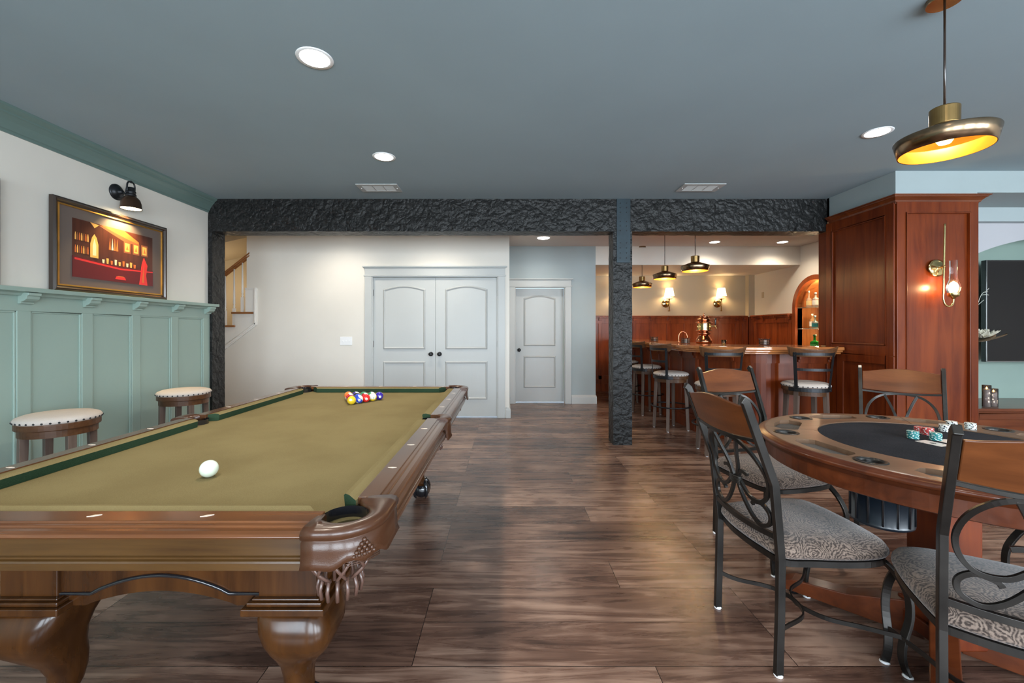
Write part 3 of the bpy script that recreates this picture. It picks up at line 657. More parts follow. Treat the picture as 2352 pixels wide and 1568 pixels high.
for sx_ in (-1, 1):
    for sy_ in (-1, 1):
        mp_ = lambda x,y,z,sx_=sx_,sy_=sy_: (sx_*x, sy_*y, z)
        e = .104; ox = A+e; oy = B+e; r = .115; outer = []; n = 24
        c0 = (ox-r, oy-r)
        outer = [(A-gx-.012, oy), (A-gx+.02, oy)]+[(c0[0]+r*cos(a), c0[1]+r*sin(a)) for a in [R(90-90*k/18) for k in range(19)]]+[(ox, B-gy+.02), (ox, B-gy-.012)]
        nn = len(outer); P0 = (A+.0, B+.0)
        inner = []
        for i in range(nn):
            a = R(168-246*i/(nn-1)); inner.append((P0[0]+.058*cos(a), P0[1]+.058*sin(a)))
        inner[0] = (A-gx-.004, B+.002); inner[1] = (A-gx+.008, B+.010); inner[-1] = (A+.002, B-gy-.004); inner[-2] = (A+.010, B-gy+.008)
        o = shield(mp_, outer, inner, lambda t: .722-.018*abs(2*t-1)**2+.006*cos(6*pi*t))
        # embossed rack of balls and the lines beneath it
        mb = MB(); 
        for row in range(5):
            for k in range(row+1):
                a = R(45)+((k-row/2)*.0125)/r; z = .764-row*.0085
                rr = r+.003; x, y = c0[0]+rr*cos(a), c0[1]+rr*sin(a); mb.ball((sx_*x, sy_*y, z), .0056, 8)
        for k in range(3):
            z = .722-.005*k; mb.tube([(sx_*(c0[0]+(r+.003)*cos(a)), sy_*(c0[1]+(r+.003)*sin(a)), z) for a in [R(45-22+44*q/8) for q in range(9)]], .0013, 5)
        mb.build('embossed_rack', M['leather'], o, weld=False)
        MB().lathe([(.058,.79),(.058,.70)], (sx_*P0[0], sy_*P0[1], 0), 24, caps=False).build('pocket_liner', M['black_gloss'], o)
        net(o, mp_, A-.008, B+.010, .070, .728, .046, .652, .606)
for s_ in (-1, 1):      # side pockets
    mp_ = lambda x,y,z,s_=s_: (s_*x, y, z)
    ox = A+.108; outer = [(ox-.004,-.058),(ox,-.045),(ox+.006,-.02),(ox+.008,0),(ox+.006,.02),(ox,.045),(ox-.004,.058)]
    inner = [(A+.012,-.050),(A+.028,-.047),(A+.052,-.030),(A+.058,0),(A+.052,.030),(A+.028,.047),(A+.012,.050)]
    o = shield(mp_, outer, inner, lambda t: .70-.012*abs(2*t-1), 'side_pocket')
    MB().lathe([(.052,.785),(.052,.70)], (s_*(A+.012), 0, 0), 20, caps=False).build('pocket_liner', M['black_gloss'], o)
    net(o, mp_, A+.025, 0, .056, .715, .038, .66, .628)

# balls
def num_mesh(txt, size):
    c = bpy.data.curves.new('numeral', 'FONT'); c.body = txt; c.size = size; c.align_x = 'CENTER'; c.align_y = 'CENTER'
    o = bpy.data.objects.new('numeral', c); COL.objects.link(o); bpy.context.view_layer.update()
    me = bpy.data.meshes.new_from_object(o.evaluated_get(bpy.context.evaluated_depsgraph_get())); bpy.data.objects.remove(o); bpy.data.curves.remove(c); return me
BC = {1:(.80,.55,.02),2:(.02,.06,.50),3:(.80,.02,.02),4:(.035,.015,.30),5:(.90,.22,.03),6:(.01,.25,.10),7:(.30,.01,.02),8:(.01,.01,.01)}
ball_white = newmat('ball_white', (.72,.78,.66), .08, coat=.5)
BN = {1:'yellow',2:'blue',3:'red',4:'purple',5:'orange',6:'green',7:'maroon',8:'black'}
bmats = {k: newmat('ball_'+BN[k], v, .06, coat=.8) for k, v in BC.items()}; black = newmat('print_black', (.01,.01,.01), .5)
rr_ = .0286; zb_ = ZC+rr_+.0002; rz_ = R(-4.5)
rack = [[1],[7,10],[2,3,3],[13,8,7,9],[5,12,6,14,4]]
rack = [[1],[7,10],[11,2,3],[13,8,15,9],[5,12,6,14,4]]
posn = {5:'left corner of the back row',12:'second from left in the back row',6:'middle of the back row',14:'second from right in the back row',4:'right corner of the back row',1:'front tip of the rack',7:'left edge just behind the tip',10:'right edge just behind the tip',3:'on the right edge, beside the blue striped ball',9:'right edge, beside the purple ball',13:'left edge, beside the solid orange ball',11:'left edge, third row',2:'middle of the third row',8:'inside left of the fourth row',15:'inside right of the fourth row'}
for i, row in enumerate(rack):
    for j, nb in enumerate(row):
        x0, y0 = (j-i/2)*.0574, i*.0574*.866
        x, y = x0*cos(rz_)-y0*sin(rz_), x0*sin(rz_)+y0*cos(rz_)
        base = nb if nb <= 8 else nb-8; stripe = nb > 8; nd = Vector((.10 if nb in (1,) else .45, -.88, -.12 if nb != 1 else .25)).normalized()
        t = thing('pool_ball', ('%s pool ball with %s, %s' % (BN[base], 'a white stripe band' if stripe else 'number %d' % nb, posn[nb])), 'pool ball', (-1.032+x, 2.84+y, zb_), 0, 'racked pool balls')
        ax = Vector((.15,-.85,.4) if nb == 9 else (.75,.1,.65)).normalized()
        MB().ball((0,0,0), rr_, 28, pick=(lambda d: 1 if (stripe and abs(d.dot(ax)) > .55) else 0)).build('ball_body', [bmats[base], ball_white], t)
        q = nd.to_track_quat('Z','Y').to_matrix().to_4x4()
        me = num_mesh(str(nb), .012); 
        for v in me.vertices: v.co = q @ Vector((v.co.x, v.co.y, (max(0, rr_**2-v.co.x**2-v.co.y**2))**.5+.0009))
        me.materials.append(black)
        rings = [[tuple(q @ Vector((r_*cos(2*pi*k/16), r_*sin(2*pi*k/16), (rr_**2-r_*r_)**.5+.0004))) for k in range(16)] for r_ in (.0085,.005,.0001)]
        ds = MB().loft(rings, caps=False).build('number_disc', ball_white if not stripe else ball_white, t)
        no = bpy.data.objects.new('numeral', me); COL.objects.link(no); no.parent = ds
t = MB().ball((0,0,0), rr_, 36).build('cue_ball', newmat('cue_ball_white', (.72,.80,.66), .07, coat=.6), loc=(-1.008,1.438,zb_))
tag(t, 'plain white cue ball alone on the near half of the olive cloth', 'cue ball')

# ------------------------------------------------------------------ stools
def nailheads(r, z, n=34):
    mb = MB()
    for k in range(n):
        a = 2*pi*k/n; mb.ball((r*cos(a), r*sin(a), z), .0062, 8, (1,1,1))
    return mb
def stool_base(t, zt, cr, legs_top=.13, legs_bot=.185, swivel=True):
    MB().lathe([(0,zt),(cr*.5,zt-.002),(cr*.8,zt-.010),(cr*.95,zt-.022),(cr,zt-.036),(cr*.985,zt-.050),(cr*.95,zt-.054),(0,zt-.054)], n=48).build('seat_cushion', M['linen'], t)
    nh = MB().ball((0,0,0), .0062, 8).build('nailhead', M['blackiron'], t)
    for k in range(34):
        o = nh if k == 0 else nh.copy(); a = 2*pi*k/34
        if k: COL.objects.link(o)
        o.location = (cr*.992*cos(a), cr*.992*sin(a), zt-.043)
    MB().lathe([(0,zt-.053),(cr*.965,zt-.053),(cr*.97,zt-.058),(cr*.97,zt-.088),(cr*.955,zt-.093),(0,zt-.093)], n=48, smooth=False).build('seat_ring', M['stoolw'], t, bevel=.003)
    MB().lathe([(cr*.80,zt-.094),(cr*.90,zt-.094),(cr*.90,zt-.135),(cr*.80,zt-.135)], n=48, smooth=False, caps=False).build('apron_ring', M['stoolw'], t)
    for k in range(4):
        a = pi/4+k*pi/2; c, s_ = cos(a), sin(a); zt2 = zt-.094
        def sec(r, z, h): return [(c*r+hx*c*h-hy*s_*h, s_*r+hx*s_*h+hy*c*h, z) for hx, hy in ((1,1),(-1,1),(-1,-1),(1,-1))]
        lg = MB().loft([sec(legs_bot*1.3,.006,.017), sec(legs_top*1.42,zt2,.021)], smooth=False).build('leg', M['stoolleg'], t, bevel=.002)
        MB().lathe([(.013,0),(.013,.007)], (c*legs_bot*1.3, s_*legs_bot*1.3, 0), 10).build('glide', M['white'], lg)
def bar_stool(label, x, y, rz):
    t = thing('bar_stool', label, 'bar stool', (x,y,0), rz, 'swivel bar stools around the bar'); zt = .742
    stool_base(t, zt, .215, .125, .158)
    MB().tube([(.235*cos(2*pi*k/40), .235*sin(2*pi*k/40), .30) for k in range(40)], .009, 10, True).build('foot_ring', M['blackiron'], t)
    Rb = .245; arcp = lambda a0, a1, r, z, n=16: [(r*sin(a), -r*cos(a), z) for a in [a0+(a1-a0)*k/n for k in range(n+1)]]
    th = R(42)
    mb = MB(); mb.tube(arcp(-R(62), R(62), .214, zt-.073), 0, flat=(.005,.036)); mb.build('swivel_band', M['blackiron'], t, bevel=.001)
    for s_ in (-1, 1):
        a = s_*th; up = [(.216*sin(a), -.216*cos(a), zt-.09), (.218*sin(a), -.218*cos(a), zt-.02), (.234*sin(a), -.234*cos(a), .86), (.253*sin(a), -.253*cos(a), 1.050)]
        b = MB().tube(bez(up,4), 0, flat=(.030,.006), up=(sin(a),-cos(a),0)).build('back_bracket', M['blackiron'], t)
        mb = MB()
        for z, r_ in ((zt-.075,.219),(1.012,.257),(1.040,.258)): mb.ball((r_*sin(a),-r_*cos(a),z), .005, 8)
        mb.build('bolt', M['iron'], b, weld=False)
    MB().tube(arcp(-th, th, .2525, 1.026), 0, flat=(.006,.026)).build('upper_bar', M['blackiron'], t)
    MB().tube(arcp(-th, th, .235, .872), 0, flat=(.005,.026)).build('middle_bar', M['blackiron'], t)
    rings = []; n = 20
    for k in range(n+1):
        u = -1+2*k/n; a = u*R(56); r0, r1 = .226, .246; drop = .0
        zt_ = 1.072+.030*abs(u)**2.2; zb2 = 1.000-.004*u*u + (.02 if abs(u) > .95 else 0); lean = .014; flare = .012*abs(u)**3
        sec = [(r0,zb2),(r1,zb2),(r1+lean+flare,zt_-.004),(r1+lean-.004+flare,zt_),(r0+lean+.004+flare,zt_),(r0+lean+flare,zt_-.004)]
        rings.append([(r*sin(a), -r*cos(a), z) for r, z in sec])
    MB().loft(rings, smooth=False).build('crest_board', M['stoolw'], t, bevel=.004)
    return t
bs = bar_stool('bar stool at the bar corner, its back turned to the room behind the metal chair', 2.18, 4.34, R(-8))
bs2 = dup(bs, (2.12,5.40,0), R(-76), 'bar stool just right of the timber post, seat and four legs fully in view')
bs3 = dup(bs, (2.15,6.42,0), R(-78), 'bar stool half hidden behind the stool nearest the timber post')
bs4 = dup(bs, (2.13,7.45,0), R(-78), 'farthest bar stool, only a sliver of its seat showing right of the timber post')
bs5 = dup(bs, (3.08,4.33,0), R(-14), 'bar stool at the right end of the bar beside the panelled pillar')
def backless(label, x, y, rz, g='backless stools by the sage wall'):
    t = thing('backless_stool', label, 'stool', (x,y,0), rz, g); stool_base(t, .742, .203, .112, .130)
    MB().tube([(.19*cos(2*pi*k/32), .19*sin(2*pi*k/32), .25) for k in range(32)], .008, 8, True).build('foot_ring', M['blackiron'], t); return t
s1 = backless('nearer backless stool with cream nailhead seat, left of the pool table', -2.85, 2.70, R(20))
s2 = dup(s1, (-2.87,3.78,0), R(8), 'farther backless stool with cream nailhead seat, next to the left timber post')

# ------------------------------------------------------------------ poker table
QX, QY, QR = 1.745, 1.683, .634
pk = thing('poker_table', 'round wooden poker table with black felt, cup holders and chip trays', 'poker table', (QX,QY,0))
mb = MB(); n = 128
mb.lathe([(.402,.785),(.402,.8095),(.600,.8095),(.606,.8085),(.606,.785)], n=n, smooth=False, caps=False); mb.add([], [])
o_ = len(mb.v); 
for i in range(n): mb.f.append([i, (i+1)%n, 4*n+(i+1)%n, 4*n+i]); mb.m.append(0); mb.sm.append(False)
top = mb.build('table_top', M['poker_top'], pk)
cut = MB(); cupA = [R(160+45*k) for k in range(8)]; trayA = [R(140+45*k) for k in range(8)]
for a in cupA: cut.lathe([(.041,.75),(.041,.83)], (.535*cos(a), .535*sin(a), 0), 32, smooth=False)
def tray_poly(a, g=0):
    r0, r1, w0, w1 = .468+g, .560-g, .105-g, .120-g
    pl = [(r0,-w0*.85),(r0,w0*.85),(r0+.012,w0),(r1-.035,w1),(r1,w1*.72),(r1+.012,0),(r1,-w1*.72),(r1-.035,-w1),(r0+.012,-w0)]
    return [(r_*cos(a)-t_*sin(a), r_*sin(a)+t_*cos(a)) for r_, t_ in pl]
for a in trayA: cut.prism(tray_poly(a), .75, .83)
co = cut.build('cutter', M['poker_top'], pk)
bo = top.modifiers.new('bool', 'BOOLEAN'); bo.object = co; bo.operation = 'DIFFERENCE'; bo.solver = 'EXACT'
bpy.context.view_layer.update(); me = bpy.data.meshes.new_from_object(top.evaluated_get(bpy.context.evaluated_depsgraph_get()))
top.modifiers.clear(); top.data = me; bpy.data.objects.remove(co)
MB().lathe([(0,.806),(.398,.806),(.401,.803),(.401,.782),(0,.782)], n=96, smooth=False).build('felt_centre', M['felt'], pk)
MB().lathe([(.600,.808),(.606,.8095),(.613,.8085),(.618,.804),(.622,.802),(.630,.799),(.634,.793),(.632,.786),(.624,.781),(.612,.779),(.612,.765),(.600,.765)], n=128, caps=False).build('rim_moulding', M['pokerw'], pk)
MB().lathe([(.560,.778),(.602,.778),(.602,.708),(.596,.704),(.560,.704)], n=96, smooth=False, caps=False).build('apron', M['pokerw'], pk)
MB().lathe([(0,.784),(.600,.784),(.600,.772),(0,.772)], n=64, smooth=False).build('underside', M['pokerw'], pk)
for a in cupA:
    MB().lathe([(.040,.812),(.049,.8115),(.050,.8095),(.041,.8095),(.039,.80),(.038,.786),(0,.786),(.0,.788),(.036,.789),(.0375,.80),(.0385,.811),(.040,.812)], (.535*cos(a), .535*sin(a), 0), 28, caps=False).build('cup_holder', M['iron'], pk)
for a in trayA:
    MB().prism(tray_poly(a, .002), .785, .792).build('chip_tray', M['grey_felt'], pk)
mb = MB()
for a in [R(160-22+90*k+11) for k in range(4)]:
    mb.box(0,0,0,0,0,0) if False else mb.prism([(.404*cos(a)-.001*sin(a), .404*sin(a)+.001*cos(a)),(.404*cos(a)+.001*sin(a), .404*sin(a)-.001*cos(a)),(.6*cos(a)+.001*sin(a), .6*sin(a)-.001*cos(a)),(.6*cos(a)-.001*sin(a), .6*sin(a)+.001*cos(a))], .809, .8098)
mb.build('segment_joint', M['darkbrown'], pk)
mb = MB(); mb.box(-.075,.075,-.075,.075,.12,.772); mb.box(-.10,.10,-.10,.10,.73,.772); 
mb.build('column', M['cherry'], pk, bevel=.004)
mb = MB()
for zz, h in ((.12,.11),(.16,.095)): mb.box(-h,h,-h,h,zz-.06,zz)
mb.build('plinth', M['cherry'], pk, bevel=.006)
for k in range(4):
    a = pi/4+k*pi/2; mm = Matrix.Rotation(a, 4, 'Z')
    mb = MB(mm); mb.prism([(.05,.02),(.54,.02),(.54,.055),(.50,.075),(.30,.095),(.12,.15),(.05,.16)], -.04, .04, lambda x,z,y: (x,y,z))
    f = mb.build('foot', M['pokerw'], pk, bevel=.004); MB(mm).lathe([(.02,0),(.02,.02)], (.50,0,0), 12).build('leveller', M['blackiron'], f)

# ------------------------------------------------------------------ metal scroll chairs
def poker_chair(label, x, y, rz):
    t = thing('scroll_back_chair', label, 'chair', (x,y,0), rz, 'scroll-back chairs around the poker table')
    def by(z): return -.205-.03*max(0,(z-.42)/.28)-max(0,z-.70)*.27 if z > .42 else -.215+.01*z/.42
    bow = lambda x_: .022*(1-(x_/.2)**2)*-1
    for s_ in (-1, 1):
        p = [(s_*.190,-.215,.006),(s_*.190,-.208,.25),(s_*.190,-.206,.42),(s_*.193,by(.56),.56),(s_*.196,by(.70),.70),(s_*.198,by(.86),.86),(s_*.200,by(1.0)+.0,1.0),(s_*.200,by(1.0)-.014,1.010)]
        b = MB().tube(p, 0, flat=(.020,.028), up=(0,1,0)).build('back_post', M['iron'], t, bevel=.002)
        MB().lathe([(.014,0),(.016,.004),(.013,.010)], (s_*.190,-.215,0), 12).build('glide', M['white'], b)
    n = 18; rings = []
    for k in range(n+1):
        u = -1+2*k/n; xx = u*.187; y0 = lambda z: by(z)+bow(xx)
        zt_ = .982+.022*cos(u*pi/2)**1.5; zb2 = .868-.012*cos(u*pi/2)
        rings.append([(xx,y0(zb2)-.009,zb2),(xx,y0(zb2)+.009,zb2),(xx,y0(zt_)+.009,zt_),(xx,y0(zt_)-.009,zt_)])
    MB().loft(rings, smooth=False).build('crest_rail', M['crest'], t, bevel=.003)
    def curve(pts, w_=.013, d=.011, n=6): return bez([(px, by(z)+bow(px), z) for px, z in pts], n)
    MB().tube(curve([(-.19,.858),(-.1,.850),(0,.848),(.1,.850),(.19,.858)]), 0, flat=(.012,.016), up=(0,-1,0)).build('upper_rail', M['iron'], t, bevel=.001)
    MB().tube(curve([(-.186,.505),(-.1,.500),(0,.498),(.1,.500),(.186,.505)]), 0, flat=(.020,.016), up=(0,-1,0)).build('lower_rail', M['iron'], t, bevel=.001)
    FL = dict(flat=(.014,.011), up=(0,-1,0))
    arch = [(.028,.655),(.075,.612),(.130,.610),(.165,.650),(.172,.710),(.150,.780),(.095,.830),(0,.846)]
    arch = [(-a,b) for a,b in arch]+[(a,b) for a,b in arch[:-1][::-1]]
    MB().tube(curve(arch), 0, **FL).build('scroll_arch', M['iron'], t, bevel=.001)
    for s_ in (-1, 1):
        MB().tube(curve([(s_*.078,.836),(s_*.052,.780),(s_*.028,.715),(s_*.014,.660),(s_*.028,.610),(s_*.075,.545),(s_*.120,.520),(s_*.160,.540),(s_*.165,.578),(s_*.135,.605),(s_*.095,.598),(s_*.085,.585)]), 0, **FL).build('lyre_scroll', M['iron'], t, bevel=.001)
        MB().tube(curve([(s_*.018,.640),(s_*.022,.680),(s_*.045,.700),(s_*.075,.694)]), 0, **FL).build('scroll_hook', M['iron'], t, bevel=.001)
    mb = MB(); zc = [.645,.651,.657,.663,.669]
    for z in zc: mb.tube([(.030*cos(2*pi*k/16), by(z)-.022+.012*sin(2*pi*k/16), z) for k in range(16)], .0045, 6, True)
    mb.build('collar', M['iron'], t, weld=False)
    # seat
    def outline(g):
        P_ = [(-.195,-.20),(-.10,-.222),(0,-.228),(.10,-.222),(.195,-.20),(.215,-.10),(.232,.03),(.232,.14),(.205,.205),(.13,.232),(0,.240),(-.13,.232),(-.205,.205),(-.232,.14),(-.232,.03),(-.215,-.10)]
        P_ = P_+[P_[0]]; c = bez([(a,b,0) for a,b in P_], 4)[:-1]
        return [(q.x*(1-g/.23), q.y*(1-g/.23)) for q in c]
    rings = [[(a,b,z) for a,b in outline(g)] for g, z in ((.020,.424),(.004,.430),(-.002,.442),(.0,.456),(.010,.472),(.030,.484),(.070,.493),(.12,.497),(.19,.499))]
    MB().loft(rings).build('seat_cushion', M['damask'], t)
    mb = MB(); oo = [(a,b,.412) for a,b in outline(.012)]; mb.tube(oo, 0, closed=True, flat=(.012,.022), up=(0,0,1)); mb.build('seat_frame', M['iron'], t)
    for s_ in (-1, 1):
        p = bez([(s_*.195,.190,.408),(s_*.208,.232,.36),(s_*.222,.262,.29),(s_*.228,.262,.21),(s_*.224,.240,.12),(s_*.226,.236,.06),(s_*.232,.250,.006)], 5)
        b = MB().tube(p, 0, flat=(.026,.013), up=(0,1,0)).build('front_leg', M['iron'], t, bevel=.002)
        MB().lathe([(.013,0),(.017,.003),(.013,.009)], (s_*.232,.250,0), 12).build('glide', M['white'], b)
    MB().tube(bez([(-.186,-.208,.165),(-.150,-.150,.15),(-.09,-.035,.145),(0,.0,.145),(.09,-.035,.145),(.150,-.150,.15),(.186,-.208,.165)]), 0, flat=(.006,.016), up=(0,0,1)).build('rear_stretcher', M['iron'], t)
    MB().tube(bez([(-.222,.236,.14),(-.150,.155,.13),(-.09,.055,.130),(0,.012,.130),(.09,.055,.130),(.150,.155,.13),(.222,.236,.14)]), 0, flat=(.006,.016), up=(0,0,1)).build('front_stretcher', M['iron'], t)
    return t
ch = poker_chair('scroll-back chair in the foreground, side on, at the left of the poker table', 1.195, 1.745, R(-85.5))
dup(ch, (1.543,2.46,0), R(-166), 'scroll-back chair at the far left of the poker table, facing away from the bar')
dup(ch, (2.37,2.50,0), R(141), 'scroll-back chair at the far side of the poker table before the panelled pillar')
dup(ch, (1.504,1.267,0), R(-32), 'nearest scroll-back chair, cut off by the right edge, back to the viewer')
dup(ch, (2.50,1.66,0), R(90), 'scroll-back chair on the right of the poker table, one front leg showing under it')
# ------------------------------------------------------------------ bar
bar = thing('bar_counter', 'curved cherry wood bar with a glossy moulded top and panelled front', 'bar', (2.9,5.2,0))
def loc(pts): return [(x-2.9, y-5.2) for x, y in pts]
def arcp(cx, cy, r, a0, a1, n=10, ry=None): return [(cx+r*cos(R(a0+(a1-a0)*k/n)), cy+(ry or r)*sin(R(a0+(a1-a0)*k/n))) for k in range(n+1)]
outer = [(2.05,8.2)]+arcp(2.75,5.16,.70,180,270,16,.80)+[(PX-.022,4.36)]
inner = arcp(3.05,5.42,.32,270,180,8)
inner = [(PX-.022,4.60),(3.452,4.60),(3.452,5.08)]+arcp(3.05,5.40,.32,270,180,8)+[(2.73,8.2)]
def slab(off, z0, z1):
    o = [(2.05+off,8.2)]+arcp(2.75,5.16,.70-off,180,270,16,.80-off)+[(PX-.022,4.36+off)]
    return o
mb = MB(); o_ = slab(0,0,0); mb.prism(loc(o_+inner), 1.050, 1.085); mb.build('bar_top', M['bartop'], bar, bevel=.008, seg=3)
mb = MB(); mb.prism(loc(slab(.022,0,0)+inner), 1.028, 1.050); mb.prism(loc(slab(.05,0,0)+inner), 1.008, 1.028); mb.build('top_moulding', M['bartop'], bar, bevel=.006)
bp = [(2.38,8.2),(2.38,5.25),(2.62,4.80)]+arcp(2.90,4.86,.26,205,290,8)+[(3.15,4.58),(PX-.022,4.58)]
bpl = loc(bp); inn = loc([(PX-.022,4.60),(3.452,4.60),(3.452,4.85),(3.2,4.9),(2.75,5.3),(2.6,8.2)])
MB().prism(bpl+inn, 0, 1.008).build('body', M['cherry'], bar)
# frames follow the body front
def seg_frames(mb, p, q, cuts):
    p, q = Vector(p), Vector(q); d = (q-p); Lg = d.length; d.normalize(); n_ = Vector((-d.y, d.x))*-1
    if n_.dot(Vector((-1,-1))) < 0: n_ = -n_
    def bx(a, b, z0, z1, t=.02):
        c = [p+d*a-n_*.005, p+d*b-n_*.005, p+d*b+n_*t, p+d*a+n_*t]; mb.prism([(v.x,v.y) for v in c], z0, z1)
    bx(0, Lg, .90, 1.0); bx(0, Lg, 0, .16, .026); bx(0, Lg, .16, .20)
    for c in [0]+cuts+[Lg]:
        a, b = max(0,c-.035), min(Lg,c+.035); bx(a, b, .2, .9)
        bx(a+.005, b-.005 if b-a > .02 else b, .945, 1.0, .06); bx(a+.005, b-.005 if b-a > .02 else b, .915, .945, .04)
mb = MB(); seg_frames(mb, bpl[0], bpl[1], [.42,.84,1.26,1.68,2.10,2.52]); seg_frames(mb, bpl[1], bpl[2], []); seg_frames(mb, bpl[-2], bpl[-1], [])
mb.build('panel_frames', M['cherry'], bar, bevel=.003)
cv = bpl[2:-1]
MB().sweep(cv, [(-.018,.90),(.018,.90),(.018,1.0),(-.018,1.0)]).build('curved_rail', M['cherry'], bar)
mb = MB().sweep(cv, [(-.024,0),(.024,0),(.024,.18),(-.024,.18)])
for i in (0, 1): pass
mb.build('curved_base', M['cherry'], bar)
# back-bar base cabinets and counter
bc = thing('back_counter', 'low cherry cabinet run against the back wall behind the bar', 'counter', (3.3,8.3,0))
MB().box(-.9, 1.6, -.02, .33, 0, .86).build('cabinet_body', M['cherry'], bc); MB().box(-.92, 1.62, -.05, .34, .86, .90).build('counter_top', M['bartop'], bc, bevel=.005)

BT = 1.085
# beer tower
tw = thing('beer_tower', 'brass and copper beer tap tower with a black tap handle on the bar', 'beer tap', (2.665,5.66,BT))
MB().lathe([(0,0),(.088,0),(.105,.008),(.108,.025),(.095,.055),(.075,.085),(.062,.105),(.060,.112),(0,.112)], n=40).build('copper_base', M['copper'], tw)
MB().lathe([(.055,.110),(.075,.116),(.082,.128),(.075,.140),(.058,.146),(.056,.155),(.070,.160),(.100,.166),(.104,.172),(.088,.178)], n=40, caps=False).build('lower_collar', M['copper'], tw)
MB().lathe([(.086,.176),(.086,.182),(.080,.185),(.080,.255),(.086,.258),(.086,.266)], n=40, smooth=False, caps=False).build('brass_drum', M['gold'], tw)
mb = MB()
for k in range(12): a = 2*pi*k/12; mb.tube([(.082*cos(a),.082*sin(a),.183),(.082*cos(a),.082*sin(a),.258)], .0035, 6)
mb.build('drum_rod', M['gold'], tw, weld=False)
MB().lathe([(.084,.264),(.104,.270),(.108,.276),(.095,.284),(.068,.292),(.066,.300),(.076,.306),(.080,.318),(.074,.330),(.055,.338),(.052,.344),(.060,.348),(.058,.356),(.035,.364),(.014,.370),(.012,.380),(.016,.388),(.012,.398),(0,.404)], n=40, caps=False).build('domed_cap', M['copper'], tw)
MB().tube(bez([(.078,0,.225),(.115,0,.228),(.150,0,.222),(.168,0,.196)]), .009, 10).ball((.150,0,.228), .016, 12).build('spout', M['gold'], tw)
MB().tube([(.152,0,.24),(.155,0,.262),(.155,0,.30),(.157,0,.335)], [.007,.010,.012,.014], 10).build('tap_handle', M['black_gloss'], tw)
# faucet
t = MB().tube(bez([(-.055,0,0),(-.056,0,.08),(-.045,0,.13),(0,0,.155),(.045,0,.13),(.060,0,.085),(.062,0,.060)]), .008, 10).lathe([(.02,0),(.02,.01),(.012,.018)], (-.055,0,0), 16).build('bar_faucet', M['copper'], loc=(2.45,5.82,BT))
tag(t, 'arched copper faucet rising behind the bar, left of the beer tower', 'faucet')
# coaster baskets
def basket(label, x, y):
    t = thing('coaster_holder', label, 'coaster holder', (x,y,BT), 0, 'coaster holders along the bar')
    mb = MB(); r = .055
    for z in (.008,.035,.066): mb.tube([(r*cos(2*pi*k/20), r*sin(2*pi*k/20), z) for k in range(20)], .0028, 6, True)
    for k in range(8): a = 2*pi*k/8; mb.tube([(r*cos(a),r*sin(a),.004),(r*cos(a),r*sin(a),.072),((r+.008)*cos(a),(r+.008)*sin(a),.078)], .0022, 6)
    mb.build('wire_rack', M['blackiron'], t, weld=False)
    mb = MB()
    for k in range(7): mb.lathe([(0,.004+k*.008),(.048,.004+k*.008),(.048,.010+k*.008),(0,.010+k*.008)], n=20, smooth=False)
    mb.build('coasters', M['poker_top'], t, weld=False); tag(kids(t)[-1], kind='stuff'); return t
k1 = basket('wire coaster holder at the far left of the bar', 2.30, 6.50)
dup(k1, (2.36,5.52,BT), 0, 'wire coaster holder in front of the arched faucet'); dup(k1, (3.045,4.96,BT), 0, 'wire coaster holder on the right stretch of the bar, right of the beer tower')
gl = thing('votive_glass', 'small amber votive glass at the foot of the beer tower', 'glass', (2.735,5.28,BT))
MB().lathe([(.020,0),(.026,.004),(.030,.055),(.028,.055),(.024,.006),(0,.006)], n=24, caps=False).build('tumbler', M['glass'], gl); MB().lathe([(0,.007),(.0235,.007),(.0255,.032),(0,.032)], n=20).build('wax', newmat('amber_wax',(.8,.55,.15),.4), gl)

# bar mat niche shelves and bottles
for i, z in enumerate((1.648, 1.288)):
    s_ = MB().box(BR+.01, BR+.355, AY-AR+.004, AY+AR-.004, z-.010, z).build('glass_shelf', M['shelf'], bevel=.002)
    tag(s_, 'glass shelf in the arched niche, %s one' % ('upper' if i == 0 else 'lower'), 'shelf')
mb = MB()
def bottle(label, x, y, z, h, r, col, lab, labname, neck=.35, glassy=True, square=False, cap=(.7,.7,.7)):
    t = thing('liquor_bottle', label, 'bottle', (x,y,z), 0, 'bottles in the arched bar niche')
    g_ = newmat('bottle_glass', col, .04, Transmission_Weight=.75 if glassy else .0, IOR=1.3)
    hb = h*(1-neck); p = [(0,0),(r*.95,0),(r,.006),(r,hb*.82),(r*.85,hb*.93),(r*.38,hb),(r*.30,hb+.02),(r*.28,h*.96),(r*.34,h*.965),(r*.34,h)]
    MB().lathe(p, n=24).build('bottle_body', g_, t)
    MB().lathe([(r*1.01,hb*.22),(r*1.012,hb*.70)], n=24, caps=False).build('bottle_label', newmat(labname, lab, .5), t)
    MB().lathe([(0,h*.93),(r*.37,h*.93),(r*.37,h+.012),(0,h+.012)], n=16).build('cap', newmat('bottle_cap', cap, .4), t)
    return t
z1, z2, z3 = 1.6485, 1.2885, .9205
bottle('tall pale bottle with straw label at the left of the upper niche shelf', 5.18, 7.20, z1, .27, .038, (.85,.85,.70), (.75,.62,.30), 'straw_label', .4)
bottle('squat clear bottle with white label, second on the upper niche shelf', 5.17, 7.03, z1, .225, .046, (.85,.9,.88), (.80,.84,.80), 'white_label', .32, cap=(.5,.52,.5))
bottle('slim clear bottle half hidden on the upper niche shelf beside the pillar', 5.27, 6.98, z1, .25, .034, (.85,.92,.9), (.7,.8,.75), 'pale_label')
bottle('whisky bottle with white label at the left of the lower niche shelf', 5.20, 7.15, z2, .235, .042, (.75,.50,.25), (.75,.72,.66), 'cream_label', .28, cap=(.6,.58,.5))
bottle('round flask bottle with teal label on the lower niche shelf', 5.13, 6.99, z2, .20, .046, (.6,.75,.7), (.02,.25,.28), 'teal_label', .38, cap=(.5,.75,.75))
